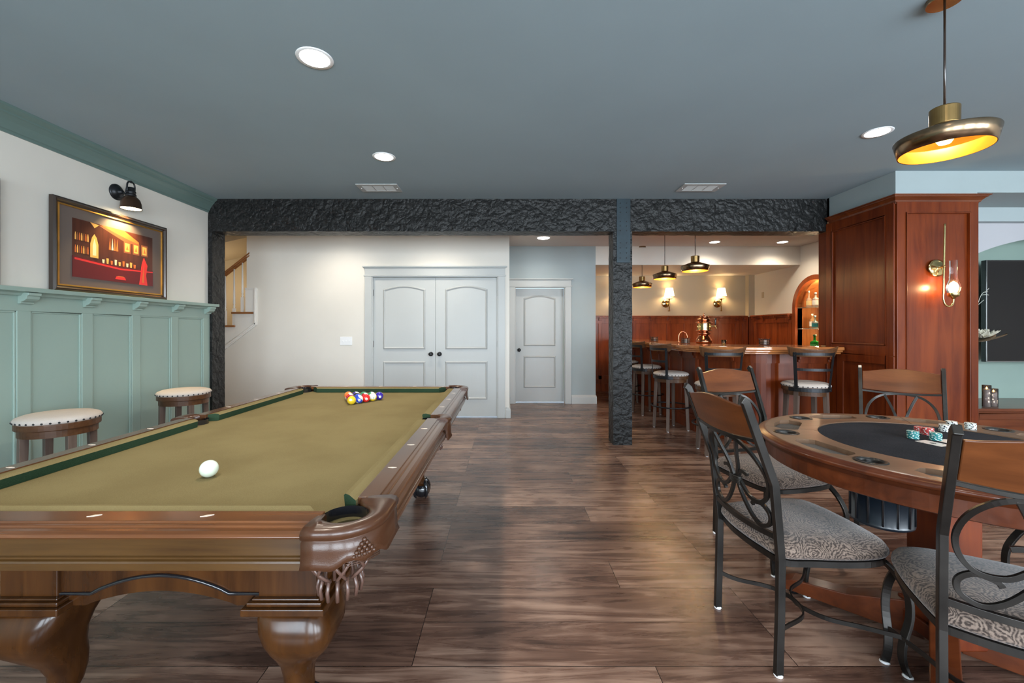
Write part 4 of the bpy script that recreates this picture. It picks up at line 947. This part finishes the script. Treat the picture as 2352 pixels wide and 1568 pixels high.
bottle('dark bottle with red label at the right of the lower niche shelf', 5.24, 6.92, z2, .24, .040, (.35,.2,.12), (.55,.15,.08), 'red_label', .35)
bottle('round bright green bottle at the bottom of the arched niche', 5.11, 6.97, z3, .255, .062, (.03,.55,.08), (.05,.40,.10), 'green_label', .35, cap=(.02,.12,.03))
bx_ = MB().box(-.05,.05,-.05,.05,0,.29).build('gift_box', newmat('cream_card',(.72,.66,.45),.6), loc=(5.25,6.90,z3), bevel=.003)
tag(bx_, 'cream carton standing behind the green bottle in the niche', 'box')

# ------------------------------------------------------------------ lamps
lens = emit('lamp_lens', (1,.97,.92), 9)
def downlight(label, x, y, power=55, col=(1,.90,.76), z=CE, spread=True):
    t = thing('recessed_light', label, 'ceiling light', (x,y,z), 0, 'recessed ceiling lights')
    MB().lathe([(.073,-.002),(.092,-.004),(.094,0),(.073,0)], n=40, caps=False).build('trim_ring', M['white'], t)
    MB().lathe([(0,-.0035),(.073,-.0035),(.073,-.001),(0,-.001)], n=40).build('lens', lens, t)
    l = light('downlight', 'SPOT', (0,0,-.02), power, col, parent=t, spot_size=R(150), spot_blend=.9, shadow_soft_size=.07)
    return t
downlight('recessed ceiling light nearest the camera, above the pool table', -1.008, 2.238)
downlight('recessed ceiling light above the far end of the pool table', -1.006, 3.51)
downlight('recessed ceiling light left of the big brass pendant', 2.712, 3.077)
downlight('left one of the two recessed lights over the bar', 3.43, 6.91, 36, (1,.84,.64)); downlight('right one of the two recessed lights over the bar', 4.54, 6.91, 36, (1,.84,.64))
# unseen ceiling lamps, added to raise the room's light
for i, (x, y, p_) in enumerate(((-1.0,.9,34),(-2.3,5.45,34),(-.95,5.38,40),(.6,6.6,20),(5.6,2.6,40),(.85,.5,16))):
    t = thing('recessed_light', 'recessed ceiling light outside the view, '+('behind the camera side of the pool table','above the stair foot beyond the beam','in front of the double doors','before the single hall door','over the television side of the room','over the middle of the near floor')[i], 'ceiling light', (x,y,CE), 0, 'recessed ceiling lights out of view')
    MB().lathe([(0,-.0035),(.073,-.0035),(.092,-.004),(.094,0),(0,0)], n=32).build('lens', lens, t)
    light('downlight', 'SPOT', (0,0,-.02), p_, (1,.90,.76), parent=t, spot_size=R(150), spot_blend=.9, shadow_soft_size=.07)
# vents
def vent(label, x, y):
    t = thing('ceiling_vent', label, 'vent', (x,y,CE), 0, 'ceiling air vents')
    mb = MB(); mb.box(-.205,.205,-.115,-.075,-.008,0).box(-.205,.205,.075,.115,-.008,0).box(-.205,-.155,-.075,.075,-.008,0).box(.155,.205,-.075,.075,-.008,0).box(-.058,-.047,-.075,.075,-.007,0).box(.047,.058,-.075,.075,-.007,0)
    mb.build('frame', M['trimwhite'], t, bevel=.002)
    for k in range(9):
        y_ = -.066+k*.0165; MB().prism([(y_-.006,-.001),(y_+.004,-.007),(y_+.006,-.0065),(y_-.004,0)], -.155, .155, lambda a,b,c: (c,a,b)).build('slat', M['trimwhite'], t)
    mb = MB(); 
    for sx_ in (-.18,.18): mb.ball((sx_,0,-.008),.005,8)
    mb.build('screw', M['white'], t, weld=False)
vent('white ceiling vent left of centre, before the timber beam', -1.27, 4.27); vent('white ceiling vent right of centre, above the timber post side', 1.97, 4.26)
# pendants
bulb = emit('warm_bulb', (1,.72,.30), 8)
def pendant(label, x, y, zr, power=8):
    t = thing('pendant_lamp', label, 'pendant lamp', (x,y,zr), 0, 'brass dish pendant lamps'); top = CE-zr
    MB().lathe([(.150,0),(.153,.001),(.168,.062),(.166,.066),(.055,.108),(.050,.110),(.049,.112)], n=64, caps=False).build('shade', M['brass_dark'], t)
    MB().lathe([(.149,.001),(.164,.061),(.162,.063),(.050,.105),(.0,.106)], n=64, caps=False).build('gold_lining', M['gold_leaf'], t)
    MB().lathe([(0,.112),(.049,.112),(.050,.184),(.046,.187),(0,.187)], n=40, smooth=False).build('cap', M['brass'], t, bevel=.002)
    MB().tube([(0,0,.185),(0,0,top-.02)], .0042, 8).build('cord', M['darkbrown'], t)
    MB().lathe([(0,top-.022),(.060,top-.022),(.062,top-.018),(.062,top-.001),(0,top-.001)], n=36, smooth=False).build('canopy', M['brass_dark'], t)
    MB().lathe([(0,.028),(.020,.033),(.030,.050),(.026,.070),(.014,.088),(.013,.104)], n=20).build('bulb', bulb, t)
    light('pendant_glow', 'POINT', (0,0,.012), power, (1,.66,.30), parent=t, shadow_soft_size=.03); return t
pd = pendant('large brass dish pendant hanging over the poker table', 1.905, 1.83, 2.035, 4)
pendant('brass pendant over the bar, the farthest and lowest looking of three', 2.36, 7.27, 1.995, 5)
pendant('brass pendant over the bar, middle one of the three', 2.30, 6.08, 1.995, 7)
pendant('brass pendant over the bar, the nearest and largest looking of three', 2.34, 5.2, 1.985, 7)
# shaded wall sconces on the bar wall
shade_m = emit('lit_fabric_shade', (1,.82,.55), 1.6)
def wall_sconce(label, x):
    t = thing('wall_sconce', label, 'wall lamp', (x,WC,1.807), 0, 'shaded sconces on the bar wall'); off = .10; dx = .035
    MB().lathe([(0,-.030),(.030,-.028),(.055,-.018),(.075,-.012),(.082,-.006),(.084,0)], n=36, axis='y').build('back_plate', M['gold'], t)
    MB().tube(bez([(0,-.025,0),(.015,-.06,-.02),(dx,-off,-.01)]), .007, 8).build('arm', M['brass'], t)
    MB().lathe([(0,-.165),(.018,-.160),(.020,-.150),(.010,-.140),(.012,-.02),(.016,0),(.011,.05),(.014,.075),(.058,.088),(.060,.094),(.020,.096),(0,.096)], (dx,-off,0), 24).build('stem', M['brass'], t)
    MB().lathe([(.012,.096),(.012,.155)], (dx,-off,0), 12).build('candle_sleeve', M['white'], t)
    MB().lathe([(.098,.150),(.070,.310)], (dx,-off,0), 36, caps=False).build('lamp_shade', shade_m, t)
    light('sconce_glow', 'POINT', (dx,-off,.20), 3.2, (1,.76,.42), parent=t, shadow_soft_size=.025)
wall_sconce('left shaded brass sconce above the back bar panelling', 3.31); wall_sconce('right shaded brass sconce above the back bar panelling', 4.37)
wall_sconce('shaded brass sconce behind the timber post', 2.25)
# oil-lamp style sconce on the pillar
t = thing('oil_lamp_sconce', 'brass rod sconce with a glass chimney on the panelled pillar', 'wall lamp', (3.887,PY-.019,1.819)); yo = -.09
MB().lathe([(0,-.022),(.020,-.021),(.028,-.012),(.062,-.008),(.077,-.003),(.077,0)], n=48, axis='y').build('back_plate', M['gold'], t)
MB().tube([(0,-.02,0),(-.03,yo,0)], .008, 10).ball((-.03,yo,0), .012, 12).build('arm', M['brass'], t)
rodx = -.035
MB().tube(bez([(rodx+.012,yo,.375),(rodx+.006,yo,.1),(rodx,yo,-.20),(rodx+.0,yo,-.29),(rodx+.016,yo,-.335),(rodx+.048,yo,-.350),(rodx+.080,yo,-.330),(rodx+.088,yo,-.285)],8), .0078, 10).build('rod', M['gold'], t)
lx = rodx+.088
MB().lathe([(0,-.285),(.012,-.284),(.016,-.272),(.036,-.262),(.042,-.245),(.040,-.232)], (lx,yo,0), 24, caps=False).build('gallery', M['gold'], t)
MB().lathe([(.032,-.250),(.044,-.215),(.048,-.185),(.042,-.150),(.029,-.115),(.025,-.05),(.026,.055)], (lx,yo,0), 32, caps=False).build('glass_chimney', M['glass'], t)
MB().lathe([(0,-.235),(.014,-.232),(.022,-.200),(.024,-.180),(.016,-.150),(.0,-.130)], (lx,yo,0), 20, caps=False).build('bulb', emit('oil_bulb', (1,.70,.32), 6), t)
light('sconce_glow', 'POINT', (lx-.05,yo+.02,-.17), 3, (1,.66,.32), parent=t, shadow_soft_size=.02)
# swivel lamp over the picture
t = thing('picture_lamp', 'dark bronze dome wall lamp over the framed picture', 'wall lamp', (WL,3.54,2.417))
MB().lathe([(.066,0),(.066,.008),(.060,.014),(.050,.016),(.046,.026),(.030,.034),(.018,.038),(.016,.056),(0,.058)], n=36, axis='x', caps=False).build('back_plate', M['blackiron'], t)
ax_ = .125
MB().tube(bez([(.05,0,0),(.075,0,-.012),(.088,0,.03),(.095,0,.075),(.110,0,.086),(ax_,0,.084)]), .0065, 8).build('arm', M['blackiron'], t)
MB().tube(bez([(ax_,-.034,.0),(ax_,-.036,.05),(ax_,-.026,.077),(ax_,0,.084),(ax_,.026,.077),(ax_,.036,.05),(ax_,.034,0)]), .006, 8).ball((ax_,0,.084), .011, 12).build('yoke', M['blackiron'], t)
MB().lathe([(0,.040),(.022,.038),(.026,.034),(.027,.006),(.033,.004),(.033,-.008),(.029,-.012),(.029,-.020),(.036,-.022),(.036,-.034),(.030,-.038)], (ax_,0,0), 28, caps=False).ball((ax_,-.036,-.008),.008,8).ball((ax_,.036,-.008),.008,8).build('socket', M['blackiron'], t)
MB().lathe([(.030,-.036),(.044,-.045),(.060,-.065),(.069,-.095),(.073,-.138),(.075,-.142),(.071,-.140),(.066,-.095),(.056,-.068),(.040,-.049)], (ax_,0,0), 40, caps=False).build('dome_shade', metal('bronze_shade', (.13,.075,.05), .32, .9, .2), t)
MB().lathe([(0,-.139),(.068,-.139),(.066,-.132),(0,-.128)], (ax_,0,0), 32).build('lens', emit('picture_lens', (1,.80,.45), 8), t)
light('picture_glow', 'SPOT', (ax_,0,-.145), 40, (1,.72,.36), (0,R(16),0), t, spot_size=R(110), spot_blend=.7, shadow_soft_size=.04)

# ------------------------------------------------------------------ pictures
def framed(label, y0, y1, z0, z1, art=True):
    t = thing('framed_picture', label, 'picture', (WL+.024,(y0+y1)/2,z0)); W_, H_ = y1-y0, z1-z0; w2 = W_/2
    fp = [(0,0),(.0,.030),(-.012,.038),(-.022,.036),(-.030,.026),(-.040,.020),(-.040,0)]   # (u inward negative, depth)
    path = [(-w2,0),(-w2,H_),(w2,H_),(w2,0)]
    def ring(prof, name, mat):
        mb = MB(); n_ = len(prof); vs = []; P4 = [Vector(p) for p in path]
        ins = [(1,1),(1,-1),(-1,-1),(-1,1)]
        for (px_, pz_), (ix, iz) in zip(path, ins):
            for u, d in prof: vs.append((d, px_-ix*u, pz_-iz*u))
        fs = [(i*n_+k, i*n_+(k+1)%n_, ((i+1)%4)*n_+(k+1)%n_, ((i+1)%4)*n_+k) for i in range(4) for k in range(n_)]
        mb.add(vs, fs, False); return mb.build(name, mat, t)
    ring(fp, 'frame', M['darkbrown']); ring([(-.040,.010),(-.040,.022),(-.050,.024),(-.052,.010)], 'gilt_fillet', M['gold_leaf'])
    MB().box(.0,.012,-w2+.04,w2-.04,.04,H_-.04).build('mat_board', newmat('taupe_mat',(.13,.10,.09),.6), t)
    if art:
        a0, a1, b0, b1 = -w2+.150, w2-.145, .115, H_-.125; X = .0128
        mats = [wood('art_dark', (.035,.010,.008), (.11,.03,.015), 'z', .35, .6)]+[newmat('art_'+n_, c, .4) for n_, c in (('amber',(.85,.42,.10)),('red',(.70,.03,.03)),('cream',(.85,.68,.42)),('wine',(.12,.008,.012)),('orange',(.60,.14,.03)),('brown',(.25,.08,.03)))]
        mb = MB(); sx_ = lambda u: a0+(a1-a0)*u; sz = lambda v: b0+(b1-b0)*v; dd = [0]
        def poly(mi, pts):
            dd[0] += 1; mb.mi = mi; d = X+.00008*dd[0]
            mb.prism([(sx_(u), sz(v)) for u, v in pts], .0122, d, lambda a,b,c: (c,a,b))
        poly(0, [(0,0),(1,0),(1,1),(0,1)]); poly(6, [(.28,.98),(.62,.98),(.8,.78),(.62,.78)]); poly(5, [(.30,1),(.60,1),(.80,.84),(.80,.80),(.62,.86)])
        poly(1, [(.19,1),(.29,.98),(.24,.91)])
        for u in (.42,.45,.48,.51): poly(5 if u != .45 else 3, [(u-.012,.58),(u,.80),(u+.012,.58)])
        for u in (.64,.76,.88): poly(6, [(u-.045,.58),(u+.045,.58),(u+.045,.80),(u-.045,.80)]); poly(1, [(u-.030,.61),(u+.030,.61),(u+.030,.77),(u-.030,.77)]); poly(5, [(u-.018,.64),(u+.018,.64),(u,.74)])
        for r_ in range(2):
            for k in range(7): poly([5,1,6][(k+r_)%3], [(.025+.022*k,.42+r_*.22),(.038+.022*k,.42+r_*.22),(.038+.022*k,.50+r_*.22),(.034+.022*k,.55+r_*.22),(.029+.022*k,.55+r_*.22),(.025+.022*k,.50+r_*.22)])
        poly(1, [(.19,.38),(.28,.38),(.28,.62),(.26,.74),(.235,.80),(.21,.74),(.19,.62)]); poly(3, [(.215,.42),(.255,.42),(.255,.60),(.235,.72),(.215,.60)])
        # bar counter and bottles, glasses in a row, a red curtain
        poly(4, [(0,.0),(1,.0),(1,.30),(.55,.27),(0,.34)]); poly(2, [(.02,.335),(.55,.265),(1,.295),(1,.275),(.55,.235),(.02,.30)]); poly(4, [(0,.36),(.55,.29),(1,.32),(1,.30),(.55,.27),(0,.34)])
        for k in range(9): u = .33+.05*k; poly([3,1,5][k%3], [(u,.31),(u+.018,.31),(u+.022,.38+.03*(k%2)),(u-.004,.38+.03*(k%2))])
        poly(2, [(.80,.0),(.92,.0),(.90,.20),(.92,.40),(.87,.55),(.84,.40),(.82,.20)]); poly(5, [(.84,.05),(.87,.05),(.87,.45)])
        for u, v in ((.55,.05),): poly(2, [(u-.07,v),(u+.07,v),(u+.055,v+.05),(u-.055,v+.05)]); poly(5, [(u-.055,v+.05),(u+.055,v+.05),(u+.03,v+.065),(u-.03,v+.065)])
        mb.build('print', mats, t)
    return t
framed('framed warm-toned bar scene picture standing on the sage ledge under the lamp', 2.995, 4.005, 1.5455, 2.225)
framed('second framed picture on the ledge, only its edge at the left border', 1.66, 2.682, 1.5455, 2.225, True)

# ------------------------------------------------------------------ stairs
st = thing('staircase', 'white and oak open-string staircase seen past the left timber post', 'stairs', (-3.9,WA,0))
rise, run = .19, .245; SX = -3.9
mb = MB()
tr = [( -3.915+run*i, 1.50+rise*i) for i in range(-7, 4)]       # (left nosing x, top z)
vis = []
for i in range(-7, 2):
    x0 = -3.925+run*i; z = 1.522+rise*i
    vis.append((x0, z))
    x1 = x0+run+.045
    if i == 0: x1 = x0+.315
    if i > 0: continue
    MB().box(x0-SX, x1-SX, -.035, 1.1, z-.028, z).build('tread', M['oak'], st, bevel=.006)
    mb.box(x0+.03-SX, x0+.045-SX, .0, 1.1, z-rise, z-.028)
mb.build('risers', M['stairwhite'], st)
# stringer face
mb = MB(); pts = []
for i in range(-7, 1):
    x0 = -3.925+run*i+.03; z = 1.522+rise*i-.028
    pts += [(x0-SX, z-rise+ (0 if i > -7 else 0)), (x0-SX, z)]
pts += [(-3.575-SX, 1.494), (-3.575-SX, 1.31)]
low = [(-5.6-SX, .0), (-5.6-SX, .12)]
mb.prism([(-3.575-SX,1.36),(-3.575-SX,1.494)]+pts[::-1][2:]+[(-5.62-SX,.0)], -.004, .02, lambda x,z,y: (x,y,z))
mb.build('stringer', M['stairwhite'], st)
sl = (1.36-.0)/( -3.575+5.62)
mb = MB()
for off, w_, d in ((0,.028,.022),(-.028,.012,.014),(.028,.010,.030)):
    pass
a_ = (-3.57-SX, 1.33); b_ = (-5.6-SX, 1.33-.775*2.03)
mb.prism([(a_[0],a_[1]),(a_[0],a_[1]+.055),(b_[0],b_[1]+.055),(b_[0],b_[1])], -.028, 0, lambda x,z,y: (x,y,z))
mb.prism([(a_[0],a_[1]+.018),(a_[0],a_[1]+.045),(b_[0],b_[1]+.045),(b_[0],b_[1]+.018)], -.040, 0, lambda x,z,y: (x,y,z))
mb.box(-3.605-SX, -3.56-SX, -.028, 0, 1.335, 1.86); mb.box(-3.595-SX, -3.572-SX, -.040, 0, 1.34, 1.87)
mb.build('skirt_moulding', M['stairwhite'], st, bevel=.003)
mb = MB(); mb.box(-3.735-SX, -3.60-SX, -.012, .10, 1.523, 1.85); mb.box(-3.735-SX, -3.575-SX, -.025, .10, 1.85, 1.868); mb.box(-3.725-SX, -3.58-SX, -.018, .10, 1.835, 1.85)
mb.build('end_panel', M['stairwhite'], st, bevel=.003)
for i, x in ((0,-3.795),(-1,-3.915),(-1,-4.045),(-2,-4.17),(-2,-4.29)):
    z = 1.522+rise*i; hz = 2.235+.78*(x+3.795); c = (x-SX, .025, 0); h = hz-z
    mb = MB(); mb.box(c[0]-.017, c[0]+.017, .008, .042, z, z+h*.30)
    mb.lathe([(.016,z+h*.30),(.010,z+h*.315),(.015,z+h*.33),(.015,z+h*.35),(.009,z+h*.36),(.016,z+h*.39),(.015,z+h*.5),(.009,hz)], c, 16)
    mb.build('baluster', M['stairwhite'], st)
hp = [(-.030,0),(.030,0),(.030,.012),(.022,.022),(.030,.034),(.026,.050),(-.026,.050),(-.030,.034),(-.022,.022),(-.030,.012)]
x1_, x0_ = -3.68, -4.9; z1_ = 2.235+.78*(x1_+3.795); z0_ = 2.235+.78*(x0_+3.795)
MB().loft([[(x-SX, .025+u, z+v*1.25) for u, v in hp] for x, z in ((x0_,z0_),(x1_,z1_))], smooth=False).build('handrail', M['oak'], st, bevel=.004)
light('stairwell_light', 'POINT', (-4.6,6.55,1.9), 6, (1,.78,.50), shadow_soft_size=.12)
sbox('wall_stair_slope', M['wall2'], -5.6,-5.59, WA, 7.2, 0, .01) if False else None
o = MB().prism([(-5.6,2.25),(-3.6,2.70),(-3.6,2.72),(-5.6,2.72)], 6.3, 7.2, lambda x,z,y: (x,y,z)).build('ceiling_stair_slope', M['wall2']); o['kind'] = 'structure'

# ------------------------------------------------------------------ wall plates
t = thing('light_switch', 'white triple light switch plate left of the double doors', 'light switch', (-2.288,WA,1.105))
MB().box(-.088,.088,-.006,0,-.060,.060).build('cover_plate', M['white'], t, bevel=.004)
for k in (-1,0,1): MB().box(k*.046-.006, k*.046+.006, -.014, -.006, -.012, .008).build('toggle', M['white'], t, bevel=.002)
t = thing('wall_plate', 'small blank plate on the bar side wall above the panelling', 'wall plate', (BR,8.30,1.95))
MB().box(-.006,0,-.035,.035,-.057,.057).build('cover_plate', M['wall2'], t, bevel=.003)

# ------------------------------------------------------------------ television nook
t = thing('media_console', 'low cherry media console under the television', 'console', (6.26,4.64,0))
MB().box(-1.62,1.06,-.42,.24,.445,.475).build('console_top', M['cherry_h'], t, bevel=.005)
MB().box(-1.60,1.04,-.40,.22,.05,.445).build('console_body', M['cherry_h'], t); MB().box(-1.58,1.02,-.37,.2,0,.05).build('toe_kick', M['black_gloss'], t)
for k in range(4):
    x0 = -1.58+k*.655; mb = MB(); frame_xz(mb, x0, x0+.635, .07, .425, -.40, .018, .06); mb.box(x0+.06,x0+.575,-.406,-.40,.13,.365)
    dd = mb.build('door', M['cherry_h'], t, bevel=.003); MB().ball((x0+.60,-.432,.25), .012, 12).build('knob', M['blackiron'], dd)
tvz = 1.26-73*4.58/970; tv = thing('television', 'wide flat television, switched off, in the arched sage alcove', 'television', (6.25,4.58,.915))
tx0, tx1, tz1 = (2265-CX)/970*4.58-6.25, 1.0, 1.26+161*4.58/970-.915
MB().box(tx0, tx1, 0, .05, 0, tz1).build('casing', M['black_gloss'], tv, bevel=.004)
scr = newmat('dark_screen', (.006,.005,.006), .10, spec=.35)
MB().box(tx0+.012, tx1-.012, -.003, 0, .014, tz1-.012).build('screen', scr, tv)
mb = MB(); mb.box(tx0+.004, tx0+.008, -.004, 0, .005, tz1-.003).box(tx0+.004, tx1-.004, -.004, 0, .004, .008); mb.build('bezel_edge', metal('silver_bezel',(.6,.6,.6),.3), tv)
MB().box(-.6,.4,.05,.31,.2,.7).build('wall_mount', M['blackiron'], tv)
t = MB().box(-.42,.42,-.04,.05,-.035,.035).build('sound_bar', M['black_gloss'], loc=(6.60,4.62,.86), bevel=.03, seg=4); tag(t, 'black sound bar just below the television', 'speaker')
sb = MB().tube([(0,.05,0),(0,.275,0)], .02, 8).build('bracket', M['black_gloss'], t)
def candle(label, x, y, h, r=.034):
    t = thing('led_candle', label, 'candle', (x,y,.4755), 0, 'smoked glass candles on the console')
    MB().lathe([(r,0),(r,h),(r-.002,h),(r-.002,.003),(0,.003)], n=32, caps=False).build('smoked_glass', newmat('smoked_glass', (.75,.70,.68), .03, Transmission_Weight=.97, IOR=1.1), t)
    MB().lathe([(0,.004),(r-.006,.004),(r-.006,h*.78),(r-.012,h*.80),(0,h*.77)], n=28).build('wax', newmat('grey_wax', (.42,.37,.35), .5), t)
    MB().lathe([(0,h*.78),(.006,h*.81),(.007,h*.84),(.003,h*.88),(0,h*.90)], n=12).build('flame', emit('candle_flame', (1,.55,.12), 9), t)
    mb = MB(); rnd = random.Random(int(h*1000))
    for k in range(9): a = rnd.uniform(0,2*pi); mb.ball(((r-.005)*cos(a),(r-.005)*sin(a),rnd.uniform(.03,h*.7)), .0028, 6)
    mb.build('fairy_light', emit('fairy_light', (1,.85,.6), 10), t, weld=False)
candle('taller smoked glass candle on the console, left of the pair', 4.915, 4.31, .225); candle('shorter smoked glass candle on the console, right of the pair', 5.02, 4.34, .185)
t = thing('gold_plate', 'round gold plate half hidden behind the panelled pillar', 'plate', (4.80,4.52,.4755))
MB(Matrix.Translation((0,0,.205)) @ Matrix.Rotation(R(8),4,'X')).lathe([(0,.012),(.12,.010),(.185,-.008),(.200,-.014),(.202,-.010),(.185,.0),(.12,.018),(0,.020)], n=56, axis='y').build('plate_disc', M['gold_leaf'], t)
MB().box(-.06,.06,-.05,.07,0,.012).tube([(0,.05,.01),(0,.03,.12)], .006).build('plate_stand', M['blackiron'], t)
t = thing('flower_vase', 'tall bronze vase with cream lotus flowers and twigs beside the television', 'vase', (4.84,4.40,.4755))
MB().lathe([(.05,0),(.055,.01),(.03,.05),(.025,.25),(.04,.45),(.050,.56),(.045,.60),(.035,.60)], n=32, caps=False).build('vase_body', M['brass_dark'], t)
MB().tube([(0,0,.58),(.02,0,.64),(.05,.0,.68)], .006).build('stem', newmat('stem_green',(.06,.09,.03),.5), t)
pet = newmat('cream_petal', (.72,.68,.55), .5); leafm = newmat('bronze_leaf', (.14,.09,.05), .35)
def petal(mb, c, az, el, ln, wd):
    d = Vector((cos(az)*cos(el), sin(az)*cos(el), sin(el))); s_ = Vector((-sin(az), cos(az), 0)); up = s_.cross(d)
    rows = []
    for k in range(7):
        u = k/6; w_ = wd*sin(pi*min(1,u*.93+.07))**.8; b = Vector(c)+d*(ln*u)-up*(.25*ln*u*u)
        rows.append([tuple(b+s_*w_*q+up*(.25*wd*(abs(q)**2))) for q in (-1,-.5,0,.5,1)])
    o = len(mb.v); vs = [p for r in rows for p in r]; fs = [(i*5+k, i*5+k+1, (i+1)*5+k+1, (i+1)*5+k) for i in range(6) for k in range(4)]
    mb.add(vs, fs, True)
mb = MB(); c = (.13,0,.71)
for k in range(9): petal(mb, c, k*2*pi/9, R(18), .145, .034)
for k in range(7): petal(mb, c, k*2*pi/7+.3, R(48), .10, .028)
f_ = mb.build('flower', pet, t); s_ = f_.modifiers.new('solid','SOLIDIFY'); s_.thickness = .002
mb = MB()
for k in range(3): petal(mb, (.05,0,.675), -1.0+k*1.0, R(6), .23, .06)
l_ = mb.build('leaf', leafm, t); s_ = l_.modifiers.new('solid','SOLIDIFY'); s_.thickness = .002
mb = MB()
for pts in ([(0,0,.6),(.06,0,.95),(.12,0,1.15),(.19,0,1.19)],[(.12,0,1.15),(.17,0,1.155),(.20,0,1.15)],[(.16,0,1.175),(.19,-.01,1.22)],[(.09,0,1.05),(.16,.01,1.10)]): mb.tube(bez(pts,4), .0025, 5)
mb.build('twig', newmat('pale_twig', (.6,.62,.55), .6), t, weld=False)

# ------------------------------------------------------------------ on the poker table
FZ = .8065
def chips(label, x, y, n, c1, c2, rnd):
    t = thing('chip_stack', label, 'poker chips', (x,y,FZ), 0, 'poker chip stacks on the black felt')
    for k in range(n):
        mb = MB(Matrix.Rotation(rnd.uniform(0,6), 4, 'Z')); r = .0195; m = 24; ox, oy = rnd.uniform(-.0012,.0012), rnd.uniform(-.0012,.0012); z = k*.0034
        for i in range(m):
            a, b = 2*pi*i/m, 2*pi*(i+1)/m; mb.mi = 1 if i%4 == 0 else 0
            p = [(ox+r*cos(a),oy+r*sin(a)),(ox+r*cos(b),oy+r*sin(b))]
            mb.add([(p[0][0],p[0][1],z),(p[1][0],p[1][1],z),(p[1][0],p[1][1],z+.0032),(p[0][0],p[0][1],z+.0032)], [(0,1,2,3)], True)
            mb.add([(ox,oy,z+.0032),(p[0][0],p[0][1],z+.0032),(p[1][0],p[1][1],z+.0032)], [(0,1,2)], False); mb.add([(ox,oy,z),(p[0][0],p[0][1],z),(p[1][0],p[1][1],z)], [(0,1,2)], False)
        mb.build('chip', [c1,c2], t)
    return t
cw = newmat('chip_white', (.70,.74,.70), .4); ct = newmat('chip_teal', (.02,.22,.22), .4); cr = newmat('chip_red', (.50,.05,.05), .4); cb = newmat('chip_black', (.02,.02,.025), .4)
rn = random.Random(5)
def fpos(px, py): d = CH-FZ-.0; Y = F*d/(py-CY); return ((px-CX)/F*Y, Y)
for lab, px, py, n, a, b in (
    ('teal and white chip stack, the left one in front', 2097, 1006, 9, ct, cw), ('teal and white chip stack in front, nearest the playing cards', 2149, 1010, 9, ct, cw),
    ('red chip stack behind the left teal stack', 2113, 994, 8, cr, cw), ('red chip stack between the two teal stacks, set behind', 2131, 998, 9, cr, cw),
    ('white and black chip stack half hidden by the near chair post', 2170, 990, 9, cw, cb), ('white and black chip stack behind the near chair, left of the last one', 2186, 982, 9, cw, cb),
    ('white and black chip stack farthest right, behind the near chair back', 2229, 986, 9, cw, cb)):
    x, y = fpos(px, py); chips(lab, x, y, n, a, b, rn)
def card(label, x, y, rz, txt, zz):
    t = thing('playing_card', label, 'playing card', (x,y,zz), rz, 'playing cards on the felt')
    MB().prism(rrect(.063,.088,.004), 0, .0004).build('card_face', newmat('card_white', (.72,.66,.62), .35), t)
    for s_, (cx_, cy_), r in (('A',(-.022,.032),0),('A',(.022,-.032),pi)):
        me = num_mesh(s_, .014); me.materials.append(black); o = bpy.data.objects.new('index', me); COL.objects.link(o); o.parent = t; o.location = (cx_,cy_,.0006); o.rotation_euler = (0,0,r)
    for cx_, cy_, q in ((0,0,.012),(-.022,.020,.004),(.022,-.020,.004)):
        sp = [(0,1.1),(.25,.7),(.8,.2),(.85,-.25),(.5,-.5),(.15,-.35),(.3,-.85),(-.3,-.85),(-.15,-.35),(-.5,-.5),(-.85,-.25),(-.8,.2),(-.25,.7)]
        MB().prism([(cx_+a*q, cy_+b*q) for a, b in sp], .0004, .0006).build('pip', black, t)
x, y = fpos(2150, 1018); card('ace of spades lying on the felt in front of the chips', x-.012, y-.0, R(15), 'A', FZ+.0005)
x, y = fpos(2176, 1016); card('second playing card, mostly hidden behind the near chair post', x+.015, y, R(4), 'A', FZ+.0012)
# hanging drum under the table
t = thing('mesh_drum', 'black ribbed mesh drum hanging under the poker table beside its column', 'basket', (1.425,1.60,.535))
MB().lathe([(0,0),(.088,0),(.095,.004),(.097,.012),(.093,.016),(.093,.236),(0,.236)], n=48).build('drum_body', newmat('black_mesh', (.006,.010,.016), .30, coat=.2), t)
mb = MB()
for k in range(14): a = 2*pi*k/14; mb.tube([(.094*cos(a),.094*sin(a),.014),(.094*cos(a),.094*sin(a),.234)], .004, 6)
mb.build('rib', M['black_gloss'], t, weld=False)
